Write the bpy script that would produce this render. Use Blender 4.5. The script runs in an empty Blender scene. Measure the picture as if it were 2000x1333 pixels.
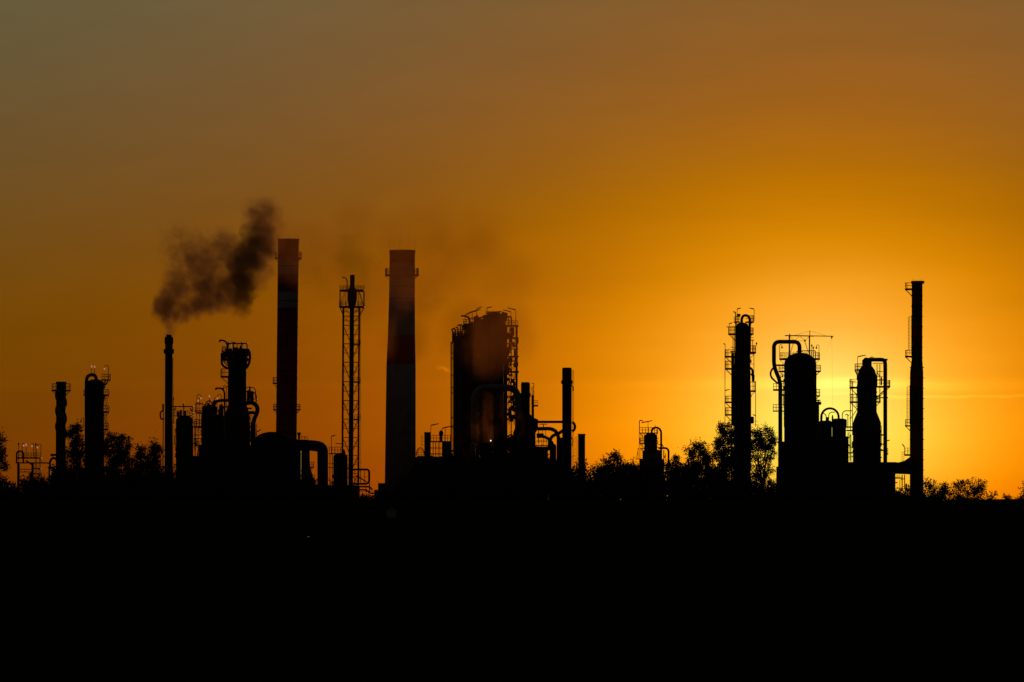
import bpy, math, random
import numpy as np
R = math.radians
random.seed(7)
scene = bpy.context.scene
COL = scene.collection
pi = math.pi

# ------------------------------------------------------------------ camera
CAM_Z = 2.0
cam = bpy.data.cameras.new('camera')
cam.sensor_width = 36.0
cam.lens = 144.0                     # 200 m of plant across the frame at 800 m
cam.shift_y = (980 - 666.5) / 2000   # level camera, horizon low in the frame
cam.clip_start = 0.5
cam.clip_end = 60000
camo = bpy.data.objects.new('camera', cam)
camo.location = (0, 0, CAM_Z)
camo.rotation_euler = (R(90), 0, 0)
COL.objects.link(camo)
scene.camera = camo

# ------------------------------------------------------------------ sky
SUN_AZ, SUN_EL = (1615 - 1000) / 8000, (980 - 785) / 8000
world = bpy.data.worlds.new('World')
scene.world = world
world.use_nodes = True
nt = world.node_tree
nt.nodes.clear()


class NB:
    """small helper that chains shader nodes"""
    def __init__(s, nt):
        s.nt = nt

    def n(s, t, **kw):
        o = s.nt.nodes.new(t)
        for k, v in kw.items():
            setattr(o, k, v)
        return o

    def put(s, sock, v):
        if isinstance(v, bpy.types.NodeSocket):
            s.nt.links.new(v, sock)
        else:
            sock.default_value = v

    def m(s, op, a, b=None, c=None, clamp=False):
        o = s.n('ShaderNodeMath', operation=op)
        o.use_clamp = clamp
        s.put(o.inputs[0], a)
        if b is not None:
            s.put(o.inputs[1], b)
        if c is not None:
            s.put(o.inputs[2], c)
        return o.outputs[0]

    def vm(s, op, a, b=None, out=0):
        o = s.n('ShaderNodeVectorMath', operation=op)
        s.put(o.inputs[0], a)
        if b is not None:
            s.put(o.inputs['Scale' if op == 'SCALE' else 1], b)
        return o.outputs[out]

    def noise(s, vec, scale, detail=3, rough=.5, dist=0, col=False):
        o = s.n('ShaderNodeTexNoise')
        if vec is not None:
            s.put(o.inputs['Vector'], vec)
        o.inputs['Scale'].default_value = scale
        o.inputs['Detail'].default_value = detail
        o.inputs['Roughness'].default_value = rough
        o.inputs['Distortion'].default_value = dist
        return o.outputs['Color' if col else 'Fac']

    def smooth(s, v, a, b, lo=0.0, hi=1.0):
        o = s.n('ShaderNodeMapRange', interpolation_type='SMOOTHSTEP')
        s.put(o.inputs[0], v)
        for i, q in enumerate((a, b, lo, hi)):
            o.inputs[i + 1].default_value = q
        return o.outputs[0]

    def comb(s, x, y, z):
        o = s.n('ShaderNodeCombineXYZ')
        for i, v in enumerate((x, y, z)):
            s.put(o.inputs[i], v)
        return o.outputs[0]


w = NB(nt)
dirv = w.n('ShaderNodeTexCoord').outputs['Generated']
sp = w.n('ShaderNodeSeparateXYZ')
nt.links.new(dirv, sp.inputs[0])
# azimuth and elevation from the sun, in 1/8000 rad
az = w.m('MULTIPLY_ADD', w.m('ARCTAN2', sp.outputs[0], sp.outputs[1]), 8000.0, -SUN_AZ * 8000)
el0 = w.m('MULTIPLY', w.m('ARCSINE', sp.outputs[2]), 8000.0)
el = w.m('MAXIMUM', el0, 0.0)
dy = w.m('SUBTRACT', el, SUN_EL * 8000)


def dist(kx):
    a = w.m('POWER', w.m('ABSOLUTE', w.m('MULTIPLY', az, kx)), 2.0)
    return w.m('SQRT', w.m('MULTIPLY_ADD', dy, dy, a))


def gauss(v, sg):
    q = w.m('DIVIDE', v, sg)
    return w.m('EXPONENT', w.m('MULTIPLY', w.m('MULTIPLY', q, q), -1.0))


azfall = gauss(az, 900.0)
elfall = w.m('EXPONENT', w.m('DIVIDE', el, -250.0))
high = gauss(w.m('SUBTRACT', el, 1100.0), 500.0)
low = gauss(w.m('SUBTRACT', el, 100.0), 150.0)
basis = [w.m('EXPONENT', w.m('DIVIDE', el, -4000.0)), gauss(dist(1), 90.0), gauss(dist(.9), 170.0), gauss(dist(.8), 290.0), gauss(dist(.72), 450.0),
         w.m('EXPONENT', w.m('DIVIDE', dist(.7), -500.0)), elfall, w.m('MULTIPLY', elfall, azfall), w.m('MULTIPLY', elfall, gauss(az, 330.0)), high,
         w.m('MULTIPLY', high, azfall), w.m('MULTIPLY', gauss(w.m('SUBTRACT', el, 560.0), 200.0), azfall), w.m('MULTIPLY', low, gauss(az, 450.0)),
         w.m('MULTIPLY', low, gauss(az, 230.0))]
SKYW = [[0.1327, 0.0674, -0.0045],
        [0.1031, 0.1224, 0.0522],
        [-0.2057, 0.0828, 0.0826],
        [0.2851, 0.2638, 0.0209],
        [0.349, 0.1655, 0.0136],
        [0.6032, 0.0446, -0.0176],
        [-0.011, -0.0393, 0.0075],
        [0.0164, -0.0123, 0.0016],
        [0.2915, -0.1252, -0.039],
        [-0.0177, 0.0497, 0.054],
        [0.0042, -0.01, -0.0236],
        [-0.0703, -0.0087, -0.0063],
        [0.3678, 0.1059, -0.0055],
        [-0.6674, 0.2354, 0.0422]]
chan = []
for c in range(3):
    v = None
    for b, wt in zip(basis, SKYW):
        v = w.m('MULTIPLY', b, wt[c]) if v is None else w.m('MULTIPLY_ADD', b, wt[c], v)
    chan.append(w.m('MAXIMUM', v, 0.0008))
glow = w.comb(*chan)
# thin streaks of cloud low across the glow, and one small wisp further left
wav = w.noise(w.comb(w.m('MULTIPLY', az, .006), w.m('MULTIPLY', el0, .012), 3.1), 1.0, 3)
wob = w.m('MULTIPLY_ADD', wav, 26.0, -13.0)
fine = w.noise(w.comb(w.m('MULTIPLY', az, .010), w.m('MULTIPLY', el0, .22), 0.0), 1.0, 3, .6)
line1 = gauss(w.m('SUBTRACT', w.m('ADD', el0, wob), 207.0), 3.2)
line2 = gauss(w.m('SUBTRACT', w.m('ADD', el0, w.m('MULTIPLY', wob, .8)), 228.0), 11.0)
right = w.smooth(az, -60.0, 90.0)
nearsun = gauss(w.m('SUBTRACT', az, 40.0), 210.0)
streak = w.m('ADD', w.m('MULTIPLY', w.m('MULTIPLY', line1, right), .22),
             w.m('MULTIPLY', w.m('MULTIPLY', line2, w.m('ADD', fine, .15)), w.m('MULTIPLY_ADD', nearsun, .50, .08)))
wsp = w.noise(w.comb(w.m('MULTIPLY', az, .05), w.m('MULTIPLY', el0, .09), 8.0), 1.0, 3)
wy = w.m('ADD', w.m('SUBTRACT', el0, 258.0), w.m('MULTIPLY', w.m('ADD', az, 748.0), .32))
wisp = w.m('MULTIPLY', w.m('MULTIPLY', gauss(w.m('ADD', az, 746.0), 12.0), gauss(wy, 4.0)), w.m('MULTIPLY', w.smooth(wsp, .3, .7), .85))
veil = w.noise(w.comb(w.m('MULTIPLY', az, .0016), w.m('MULTIPLY', el0, .011), 5.0), 1.0, 4, .55)
gain = w.m('ADD', w.m('ADD', streak, wisp), w.m('MULTIPLY_ADD', veil, .20, .90))
glow = w.vm('SCALE', glow, gain)
# the sunset glow dies away towards the zenith and the dusk side of the sky
sd = (math.sin(SUN_AZ) * math.cos(SUN_EL), math.cos(SUN_AZ) * math.cos(SUN_EL), math.sin(SUN_EL))
dt = w.vm('DOT_PRODUCT', dirv, sd, out='Value')
front = w.smooth(dt, .55, .975)
glow = w.vm('SCALE', glow, front)
dusk = w.vm('SCALE', (0.0105, 0.0088, 0.0078), w.m('SUBTRACT', 1.0, w.m('MULTIPLY', front, 1.0)))
glow = w.vm('ADD', glow, dusk)
bg1 = w.n('ShaderNodeBackground')
nt.links.new(glow, bg1.inputs[0])
sky = w.n('ShaderNodeTexSky', sky_type='NISHITA')
sky.sun_disc = False
sky.sun_elevation = SUN_EL
sky.sun_rotation = SUN_AZ
sky.dust_density = 6.0
sky.air_density = 2.0
bg2 = w.n('ShaderNodeBackground')
nt.links.new(sky.outputs[0], bg2.inputs[0])
bg2.inputs[1].default_value = 0.002
add = w.n('ShaderNodeAddShader')
out = w.n('ShaderNodeOutputWorld')
nt.links.new(bg1.outputs[0], add.inputs[0])
nt.links.new(bg2.outputs[0], add.inputs[1])
nt.links.new(add.outputs[0], out.inputs[0])

# ------------------------------------------------------------------ sun, exposure
sl = bpy.data.lights.new('sun', 'SUN')
sl.energy = 0.35
sl.angle = R(0.5)
sl.color = (1, .42, .08)
so = bpy.data.objects.new('sun', sl)
so.rotation_euler = (R(90) - SUN_EL, 0, -SUN_AZ + pi)
COL.objects.link(so)
vs = scene.view_settings
scene.display_settings.display_device = 'sRGB'
vs.view_transform = 'Standard'
vs.look = 'None'
vs.exposure = 0
vs.gamma = 1
scene.cycles.use_denoising = True
scene.cycles.max_bounces = 4
scene.cycles.volume_bounces = 2
scene.cycles.volume_max_steps = 128
scene.cycles.sample_clamp_indirect = 2


# ------------------------------------------------------------------ materials
def mat(name, col, rough=.6, metal=0.0, var=.25, scale=1.5, bump=0.0, col2=None, spec=.25):
    m = bpy.data.materials.new(name)
    m.use_nodes = True
    b = NB(m.node_tree)
    bs = m.node_tree.nodes['Principled BSDF']
    tc = b.n('ShaderNodeTexCoord').outputs['Object']
    nz = b.noise(tc, scale, 5, .65)
    mx = b.n('ShaderNodeMix', data_type='RGBA')
    b.put(mx.inputs[0], b.smooth(nz, .3, .7))
    d = col2 or [c * (1 - var) for c in col]
    mx.inputs[6].default_value = (*col, 1)
    mx.inputs[7].default_value = (*d, 1)
    m.node_tree.links.new(mx.outputs[2], bs.inputs['Base Color'])
    bs.inputs['Roughness'].default_value = rough
    bs.inputs['Metallic'].default_value = metal
    bs.inputs['Specular IOR Level'].default_value = spec
    if bump:
        bp = b.n('ShaderNodeBump')
        bp.inputs['Strength'].default_value = bump
        b.put(bp.inputs['Height'], b.noise(tc, scale * 6, 4))
        m.node_tree.links.new(bp.outputs[0], bs.inputs['Normal'])
    return m


STEEL = mat('painted_steel', (.07, .07, .075), .55, 0, .35, .8, col2=(.06, .035, .02))
VESSEL = mat('insulated_vessel', (.09, .088, .085), .55, 0, .3, .5, col2=(.07, .055, .045))
PALE = mat('aluminium_cladding', (.30, .32, .34), .45, .3, .2, .4)
RED = mat('red_banding', (.50, .028, .014), .6, 0, .35, .35)
WHITE = mat('white_banding', (.62, .63, .62), .65, 0, .25, .3, col2=(.42, .42, .4))
CONC = mat('sooty_concrete', (.16, .155, .15), .85, 0, .35, .4, .2)
RUST = mat('rusty_steel', (.11, .05, .025), .75, 0, .4, 1.0)
LEAF = mat('foliage', (.035, .055, .018), .85, 0, .4, .4, spec=.05)
BARK = mat('bark', (.05, .035, .025), .9, 0, .4, 2.0, .3)
SOIL = mat('field_soil', (.035, .032, .02), 1.0, 0, .4, .12, .4, col2=(.022, .028, .012), spec=0.0)
DARKW = mat('dark_cladding', (.06, .06, .06), .7, 0, .3, .6)
LAMPG = mat('lamp_glass', (.5, .4, .3), .3)


def emit(name, col, st):
    m = bpy.data.materials.new(name)
    m.use_nodes = True
    bs = m.node_tree.nodes['Principled BSDF']
    bs.inputs['Base Color'].default_value = (*col, 1)
    bs.inputs['Emission Color'].default_value = (*col, 1)
    bs.inputs['Emission Strength'].default_value = st
    return m


LIT = emit('lit_lamp', (1, .93, .85), 2.2)
PINK = emit('dim_warm_lamp', (1, .42, .25), .4)


# ------------------------------------------------------------------ mesh helpers (drawing units: 1 unit = 0.1 m at 800 m)
class MB:
    def __init__(s):
        s.v, s.f, s.mi, s.sm = [], [], [], []

    def face(s, f, mi=0, sm=False):
        s.f.append(f)
        s.mi.append(mi)
        s.sm.append(sm)

    def lathe(s, cx, prof, cz=0, seg=24, mi=0):
        """prof rows: (radius, y[, cx[, material]]), from one end to the other"""
        b0 = len(s.v)
        for p in prof:
            c = p[2] if len(p) > 2 and p[2] is not None else cx
            for k in range(seg):
                a = 2 * pi * k / seg
                s.v.append((c + p[0] * math.cos(a), p[1], cz + p[0] * math.sin(a)))
        for i in range(len(prof) - 1):
            q = prof[i + 1][3] if len(prof[i + 1]) > 3 else mi
            for k in range(seg):
                k2 = (k + 1) % seg
                s.face((b0 + i * seg + k, b0 + i * seg + k2, b0 + (i + 1) * seg + k2, b0 + (i + 1) * seg + k), q, True)
        s.face(tuple(b0 + k for k in range(seg))[::-1], prof[0][3] if len(prof[0]) > 3 else mi)
        n = b0 + (len(prof) - 1) * seg
        s.face(tuple(n + k for k in range(seg)), prof[-1][3] if len(prof[-1]) > 3 else mi)
        return s

    def tube(s, pts, r, seg=8, mi=0, sm=True, r1=None):
        P = [np.array((p[0], p[1], p[2] if len(p) > 2 else 0.0), float) for p in pts]
        n = len(P)
        b0 = len(s.v)
        up = None
        for i in range(n):
            t = P[min(i + 1, n - 1)] - P[max(i - 1, 0)]
            t = t / (np.linalg.norm(t) + 1e-9)
            if up is None:
                up = np.array((0, 0, 1.0)) if abs(t[2]) < .9 else np.array((1.0, 0, 0))
            up = up - t * up.dot(t)
            up /= np.linalg.norm(up) + 1e-9
            sd = np.cross(t, up)
            rr = r if r1 is None else r + (r1 - r) * i / (n - 1)
            for k in range(seg):
                a = 2 * pi * (k + .5) / seg
                s.v.append(tuple(P[i] + up * rr * math.cos(a) + sd * rr * math.sin(a)))
        for i in range(n - 1):
            for k in range(seg):
                k2 = (k + 1) % seg
                s.face((b0 + i * seg + k, b0 + i * seg + k2, b0 + (i + 1) * seg + k2, b0 + (i + 1) * seg + k), mi, sm)
        s.face(tuple(b0 + k for k in range(seg))[::-1], mi)
        s.face(tuple(b0 + (n - 1) * seg + k for k in range(seg)), mi)
        return s

    def bar(s, a, b, r, mi=0):
        return s.tube([a, b], r, 4, mi, False)

    def box(s, x0, y0, x1, y1, z0, z1, mi=0):
        b0 = len(s.v)
        for z in (z0, z1):
            for (x, y) in ((x0, y0), (x1, y0), (x1, y1), (x0, y1)):
                s.v.append((x, y, z))
        for f in ((0, 1, 2, 3), (7, 6, 5, 4), (0, 4, 5, 1), (1, 5, 6, 2), (2, 6, 7, 3), (3, 7, 4, 0)):
            s.face(tuple(b0 + q for q in f), mi)
        return s

    def sector(s, cx, cz, y, th, r0, r1, a0, a1):
        n = max(3, int(abs(a1 - a0) / 15) + 1)
        b0 = len(s.v)
        full = abs(a1 - a0) >= 360
        for i in range(n + 1):
            a = R(a0 + (a1 - a0) * i / n)
            for r in (r0, r1):
                for yy in (y, y + th):
                    s.v.append((cx + r * math.cos(a), yy, cz + r * math.sin(a)))
        for i in range(n):
            p, q = b0 + i * 4, b0 + i * 4 + 4
            for (a, b) in ((0, 2), (2, 3), (3, 1), (1, 0)):
                s.face((p + a, p + b, q + b, q + a))
        if not full:
            s.face((b0, b0 + 1, b0 + 3, b0 + 2))
            q = b0 + n * 4
            s.face((q, q + 2, q + 3, q + 1))
        return s

    def sphere(s, x, y, z, r, seg=10, ry=None):
        ry = ry or r
        return s.lathe(x, [(r * math.sin(pi * i / 8) + .001, y - ry * math.cos(pi * i / 8)) for i in range(9)], z, seg)


def bend(pts, rad, n=5):
    """round the inner corners of a polyline"""
    P = [np.array((p[0], p[1], p[2] if len(p) > 2 else 0.0), float) for p in pts]
    o = [P[0]]
    for i in range(1, len(P) - 1):
        a, b, c = P[i - 1], P[i], P[i + 1]
        u, v = a - b, c - b
        lu, lv = np.linalg.norm(u), np.linalg.norm(v)
        u, v = u / lu, v / lv
        d = min(rad, lu * .49, lv * .49)
        p0, p1 = b + u * d, b + v * d
        for k in range(n + 1):
            t = k / n
            # quadratic arc, close to a pipe elbow
            o.append((1 - t) ** 2 * p0 + 2 * t * (1 - t) * (b * .86 + (p0 + p1) * .07) + t * t * p1)
    o.append(P[-1])
    return o


def arc(cx, cy, rx, ry, a0, a1, n=12, z=0):
    return [(cx + rx * math.cos(R(a0 + (a1 - a0) * i / n)), cy - ry * math.sin(R(a0 + (a1 - a0) * i / n)), z) for i in range(n + 1)]


def dome(r, top, sh, n=7):
    return [(max(r * math.sin(pi / 2 * i / n), .01), sh - (sh - top) * math.cos(pi / 2 * i / n)) for i in range(n + 1)]


class T:
    """one thing: an Empty at its base that parents its parts"""
    def __init__(s, name, label, cat, Y, px, group=None):
        s.Y, s.s = Y, Y / 8000.0
        s.g = 980 + CAM_Z / s.s          # drawing row of the ground under the thing
        s.px = px
        o = bpy.data.objects.new(name, None)
        o.empty_display_size = .5
        o.location = ((px - 1000) * s.s, Y, 0)
        o['label'] = label
        o['category'] = cat
        if group:
            o['group'] = group
        COL.objects.link(o)
        s.o = o

    def add(s, name, mb, mats, parent=None):
        me = bpy.data.meshes.new(name)
        sc = s.s
        v = [((x - s.px) * sc, z * sc, (s.g - y) * sc) for (x, y, z) in mb.v]
        me.from_pydata(v, [], mb.f)
        for m in (mats if isinstance(mats, (list, tuple)) else [mats]):
            me.materials.append(m)
        me.polygons.foreach_set('material_index', mb.mi)
        me.polygons.foreach_set('use_smooth', mb.sm)
        me.update()
        o = bpy.data.objects.new(name, me)
        o.parent = parent or s.o
        COL.objects.link(o)
        return o

    def shell(s, cx, prof, m=VESSEL, name='shell', cz=0, seg=28):
        return s.add(name, MB().lathe(cx, [(p[0], s.g if p[1] is None else p[1], *p[2:]) for p in prof], cz, seg), m)

    def vessel(s, cx, r, top, sh, bottom=None, m=VESSEL, name='shell', cz=0):
        """upright drum with a domed head, weld rings, standing on the ground or at bottom"""
        b = s.g if bottom is None else bottom
        mb = MB().lathe(cx, dome(r, top, sh) + [(r, b)], cz, 28)
        y = sh + 4
        while y < b - 6:
            mb.sector(cx, cz, y, 1.2, r - .3, r + .5, 0, 360)
            y += max(24, r * 1.6)
        return s.add(name, mb, m)

    def plat(s, cx, y, r0, r1, a0, a1, rail=11, th=2.4, cz=0, brk=True):
        """curved deck round a column with knee braces and a hand rail"""
        d = s.add('platform', MB().sector(cx, cz, y, th, r0 - .5, r1, a0, a1), STEEL)
        if brk:
            n = max(2, int((a1 - a0) / 40))
            for i in range(n):
                mb = MB()
                a = R(a0 + (a1 - a0) * (i + .5) / n)
                c, q = math.cos(a), math.sin(a)
                mb.bar((cx + (r0 - .3) * c, y + th + (r1 - r0) * .9, cz + (r0 - .3) * q), (cx + (r1 - 1) * c, y + th - .2, cz + (r1 - 1) * q), .55)
                s.add('bracket', mb, STEEL, d)
        if rail:
            mb = MB()
            full = a1 - a0 >= 360
            n = max(3, int(R(a1 - a0) * r1 / 5.5))
            pts = []
            for i in range(n + (0 if full else 1)):
                a = R(a0 + (a1 - a0) * i / n)
                p = (cx + (r1 - .6) * math.cos(a), cz + (r1 - .6) * math.sin(a))
                pts.append(p)
                mb.bar((p[0], y + .5, p[1]), (p[0], y - rail, p[1]), .42)
            if full:
                pts.append(pts[0])
            for h in (rail, rail * .52):
                mb.tube([(p[0], y - h, p[1]) for p in pts], .42, 4, 0, False)
            if not full:
                for a in (a0, a1):
                    c, q = math.cos(R(a)), math.sin(R(a))
                    for h in (rail, rail * .52):
                        mb.bar((cx + r0 * c, y - h, cz + r0 * q), (cx + (r1 - .6) * c, y - h, cz + (r1 - .6) * q), .4)
            s.add('railing', mb, STEEL, d)
        return d

    def side(s, cx, y, r0, xe, rail=11, th=2.4, cz=0, span=62):
        """deck that sticks out on one side as far as xe"""
        a = 0 if xe > cx else 180
        return s.plat(cx, y, r0, abs(xe - cx), a - span, a + span, rail, th, cz)

    def deck(s, x0, x1, y, rail=11, th=2.4, z0=-9, z1=9):
        """rectangular deck with a hand rail all round"""
        d = s.add('platform', MB().box(x0, y, x1, y + th, z0, z1), STEEL)
        if rail:
            mb = MB()
            n = max(2, int((x1 - x0) / 5.5))
            for z in (z0 + .5, z1 - .5):
                for i in range(n + 1):
                    x = x0 + .4 + (x1 - x0 - .8) * i / n
                    mb.bar((x, y + .5, z), (x, y - rail, z), .4)
                for h in (rail, rail * .52):
                    mb.bar((x0 + .2, y - h, z), (x1 - .2, y - h, z), .4)
            for x in (x0 + .4, x1 - .4):
                for h in (rail, rail * .52):
                    mb.bar((x, y - h, z0), (x, y - h, z1), .4)
            s.add('railing', mb, STEEL, d)
        return d

    def ladder(s, x, y0, y1, wd=4.5, cage=0, z=0, rung=4):
        mb = MB()
        for q in (-wd / 2, wd / 2):
            mb.bar((x + q, y0, z), (x + q, y1, z), .42)
        y = y0 + 2
        while y < y1:
            mb.bar((x - wd / 2, y, z), (x + wd / 2, y, z), .3)
            y += rung
        o = s.add('ladder', mb, STEEL)
        if cage:
            mb = MB()
            sg = 1 if cage > 0 else -1
            y = y0 + 4
            while y < y1 - 8:
                mb.tube(arc(x + sg * wd / 2, y, sg * abs(cage), .01, 90, -90, 2, z), .35, 4, 0, False)
                mb.tube([(x + sg * wd / 2, y, z - 2), (x + sg * (wd / 2 + abs(cage)), y, z - 1.5), (x + sg * (wd / 2 + abs(cage)), y, z + 1.5),
                         (x + sg * wd / 2, y, z + 2)], .35, 4, 0, False)
                y += 7
            for q in (-1.5, 1.5):
                mb.bar((x + sg * (wd / 2 + abs(cage)), y0 + 3, z + q), (x + sg * (wd / 2 + abs(cage)), y1 - 8, z + q), .35)
            s.add('safety_cage', mb, STEEL, o)
        return o

    def fittings(s, cx, r, y0, y1, n, seed, sides=(0, 180)):
        """small nozzles, manways and clips that roughen a vessel's outline"""
        g = random.Random(seed)
        for i in range(n):
            y = y0 + (y1 - y0) * (i + g.random()) / n
            a = R(g.choice(sides) + g.uniform(-50, 50))
            c, q = math.cos(a), math.sin(a)
            k = g.random()
            ln, rr = (g.uniform(1.6, 3.2), g.uniform(.7, 1.3)) if k < .6 else (g.uniform(1.2, 2.2), g.uniform(1.8, 3.4))
            p = [(cx + (r - .5 + u) * c, y, (r - .5 + u) * q) for u in (0, ln * .7, ln * .72, ln)]
            mb = MB().tube([p[0], p[1]], rr * .8, 8).tube([p[1], p[3]], rr * 1.25, 8)
            s.add('nozzle', mb, STEEL)
        for i in range(max(1, n // 4)):
            a = R(g.choice(sides) + g.uniform(-35, 35))
            c, q = math.cos(a), math.sin(a)
            ya = g.uniform(y0, (y0 + y1) / 2)
            yb = g.uniform((y0 + y1) / 2, y1)
            d = r + g.uniform(1.2, 2.6)
            mb = MB().tube(bend([(cx + r * c, ya, r * q), (cx + d * c, ya, d * q), (cx + d * c, yb, d * q), (cx + r * c, yb, r * q)], 1.5, 3), .6, 6)
            s.add('conduit', mb, STEEL)

    def pipe(s, pts, r, rad=None, m=STEEL, name='pipe', seg=10, flange=()):
        if rad is None:
            rad = r * 3.2
        mb = MB().tube(bend(pts, rad), r, seg)
        o = s.add(name, mb, m)
        if flange:
            for (x, y, ax) in flange:
                f = MB()
                if ax == 'y':
                    f.lathe(x, [(r * 1.5, y - .8), (r * 1.5, y + .8)], pts[0][2] if len(pts[0]) > 2 else 0, 10)
                else:
                    f.tube([(x - .8, y, 0), (x + .8, y, 0)], r * 1.5, 10)
                s.add('flange', f, m, o)
        return o

    def frame(s, segs, r=.8, z=(-8, 8), m=STEEL, name='frame', cross=True):
        """open steelwork: each (x0, y0, x1, y1[, r]) once at the front and once at the back, tied together"""
        mb = MB()
        for q in segs:
            rr = q[4] if len(q) > 4 else r
            for zz in z:
                mb.bar((q[0], q[1], zz), (q[2], q[3], zz), rr)
            if cross and len(z) > 1:
                mb.bar((q[0], q[1], z[0]), (q[0], q[1], z[-1]), rr * .8)
                mb.bar((q[2], q[3], z[0]), (q[2], q[3], z[-1]), rr * .8)
        return s.add(name, mb, m)

    def goose(s, x, y0, y1, dx, z=0, head=None, drop=4, r=.55):
        """lamp on a swan-neck post; dx = reach of the neck"""
        h = abs(dx) / 2
        pts = [(x, y0, z)] + arc(x + dx / 2, y1 + h, dx / 2, h, 180, 0, 8, z)[0:] + [(x + dx, y1 + h + drop * .4, z)]
        o = s.add('lamp_post', MB().tube(pts, r, 6), STEEL)
        s.add('lamp_head', MB().lathe(x + dx, [(.5, y1 + h + drop * .3), (1.7, y1 + h + drop * .75), (1.5, y1 + h + drop * 1.2), (.5, y1 + h + drop * 1.3)], z, 10),
              head or STEEL, o)
        return o

    def stick(s, x, y0, y1, z=0, head=None, r=.55):
        """straight lamp post with a small lamp on top"""
        o = s.add('lamp_post', MB().tube([(x, y0, z), (x, y1 + 2, z)], r, 6), STEEL)
        s.add('lamp_head', MB().lathe(x, [(.4, y1 - 1), (1.4, y1), (1.5, y1 + 2), (.6, y1 + 4)], z, 10), head or STEEL, o)
        return o

    def flood(s, x, y0, y1, hx0, hy0, hx1, hy1, z=0, r=.55):
        """post with a long slanting floodlight fitting"""
        o = s.add('lamp_post', MB().tube([(x, y0, z), (x, y1, z), (hx0 + (hx1 - hx0) * .1, hy0 + (hy1 - hy0) * .1, z)], r, 6), STEEL)
        mb = MB()
        n = 4
        mb.tube([(hx0 + (hx1 - hx0) * i / n, hy0 + (hy1 - hy0) * i / n, z) for i in range(n + 1)], 1.15, 6, 0, False, r1=.8)
        s.add('lamp_head', mb, STEEL, o)
        return o


def struct(name, v, f, m, smooth=False):
    me = bpy.data.meshes.new(name)
    me.from_pydata(v, [], f)
    me.materials.append(m)
    if smooth:
        me.polygons.foreach_set('use_smooth', [True] * len(f))
    o = bpy.data.objects.new(name, me)
    o['kind'] = 'structure'
    COL.objects.link(o)
    return o


# ------------------------------------------------------------------ ground: one sheet to the horizon
ys = [-400, -100, 0, 20, 40, 60, 80, 110, 140, 170, 200, 240, 280, 330, 380, 440, 500, 560, 610, 625, 640, 648, 656, 664, 676, 690, 760, 900, 1200, 2000, 4000, 9000, 20000, 40000]
xs = [-1.0, -.5, -.25, -.16, -.12, -.1, -.09, -.08, -.07, -.06, -.05, -.04, -.03, -.02, -.01, 0, .01, .02, .03, .04, .05, .06, .07, .08, .09, .1, .12, .16, .25, .5, 1.0]
rg = random.Random(3)
BANK = {625: .7, 640: 1.7, 648: 2.25, 656: 2.32, 664: 1.9, 676: .6}
gv, gf = [], []
for j, y in enumerate(ys):
    wd = max(600, abs(y)) * 1.2
    for i, x in enumerate(xs):
        z = rg.uniform(-.12, .12) if 20 < y < 560 else 0
        z += BANK.get(y, 0) * (1 + rg.uniform(-.06, .04))
        gv.append((x * wd, y, z - (0 if y < 3000 else (y / 40000) ** 2 * 60)))
for j in range(len(ys) - 1):
    for i in range(len(xs) - 1):
        a = j * len(xs) + i
        gf.append((a, a + 1, a + 1 + len(xs), a + len(xs)))
struct('ground', gv, gf, SOIL, True)

# ------------------------------------------------------------------ the three banded chimneys
t = T('chimney', 'thick red and white banded chimney beside the dark smoke, tallest in the plant', 'chimney', 830, 559)
prof = [(21.3, 467.5, 563.5, 0), (21.3, 470, 563.5, 0), (20.5, 470.5, 563.4, 0), (20.4, 503, 563, 0), (20.3, 537, 562.6, 1), (20.3, 570, 562.2, 0),
        (20.3, 602, 561.9, 1), (20.3, 700, 560.8, 0), (20.4, 845, 559.4, 0), (20.6, t.g, 559, 0)]
t.shell(559, prof, [RED, WHITE], 'shaft', seg=40)
t.plat(563, 504, 20.5, 26.5, 0, 360, 11, 2.2)
t.side(560.4, 748, 20.4, 532.5, 10, 2.2, span=30)
t.plat(560, 800, 20.5, 27, -40, 40, 10, 2)
t.plat(560, 800, 20.5, 27, 140, 220, 10, 2)
for i in range(12):
    a = 2 * pi * (i + .3) / 12
    mb = MB().bar((563.5 + 20.6 * math.cos(a), 471, 20.6 * math.sin(a)), (563.5 + 20.9 * math.cos(a), 456, 20.9 * math.sin(a)), .16)
    t.add('lightning_rod', mb, STEEL)
for y in range(520, 860, 17):
    c = 563.5 - (y - 467) * .0115
    t.add('steel_band', MB().sector(c, 0, y, .9, 20, 20.75, 0, 360), RUST)

t = T('chimney', 'broad tapering grey-white chimney right of the lattice flare mast', 'chimney', 850, 781)
prof = [(25.6, 489.5, 786), (25.6, 491, 786, 0), (24.8, 500, 785.8, 0), (24.9, 515, 785.6, 0), (25.1, 565, 785.2, 1), (26.6, 656, 784.2, 1), (28.6, 712, 783.4, 0),
        (30.6, t.g, 781.3, 1)]
prof[0] = (25.6, 489.5, 786, 0)
t.shell(781, prof, [RED, WHITE], 'shaft', seg=40)
t.plat(785, 537, 25, 33.2, 0, 360, 11, 2.6)
for a in (-12, 12, 168, 192):
    c, q = math.cos(R(a)), math.sin(R(a))
    mb = MB().box(785 + 31 * c - 1.3, 524, 785 + 31 * c + 1.3, 536, 31 * q - 1.5, 31 * q + 1.5)
    t.add('warning_light', mb, STEEL)
for i in range(11):
    a = 2 * pi * (i + .2) / 11
    mb = MB().bar((786 + 24.9 * math.cos(a), 493, 24.9 * math.sin(a)), (786 + 28 * math.cos(a), 463 + (i * 7) % 6, 28 * math.sin(a)), .17)
    t.add('lightning_rod', mb, STEEL)
for y in range(560, 970, 24):
    k = (y - 565) / 440
    t.add('steel_band', MB().sector(785.2 - 3.9 * k, 0, y, .8, 24, 25.4 + 5.2 * max(k, 0), 0, 360), STEEL)

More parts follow.
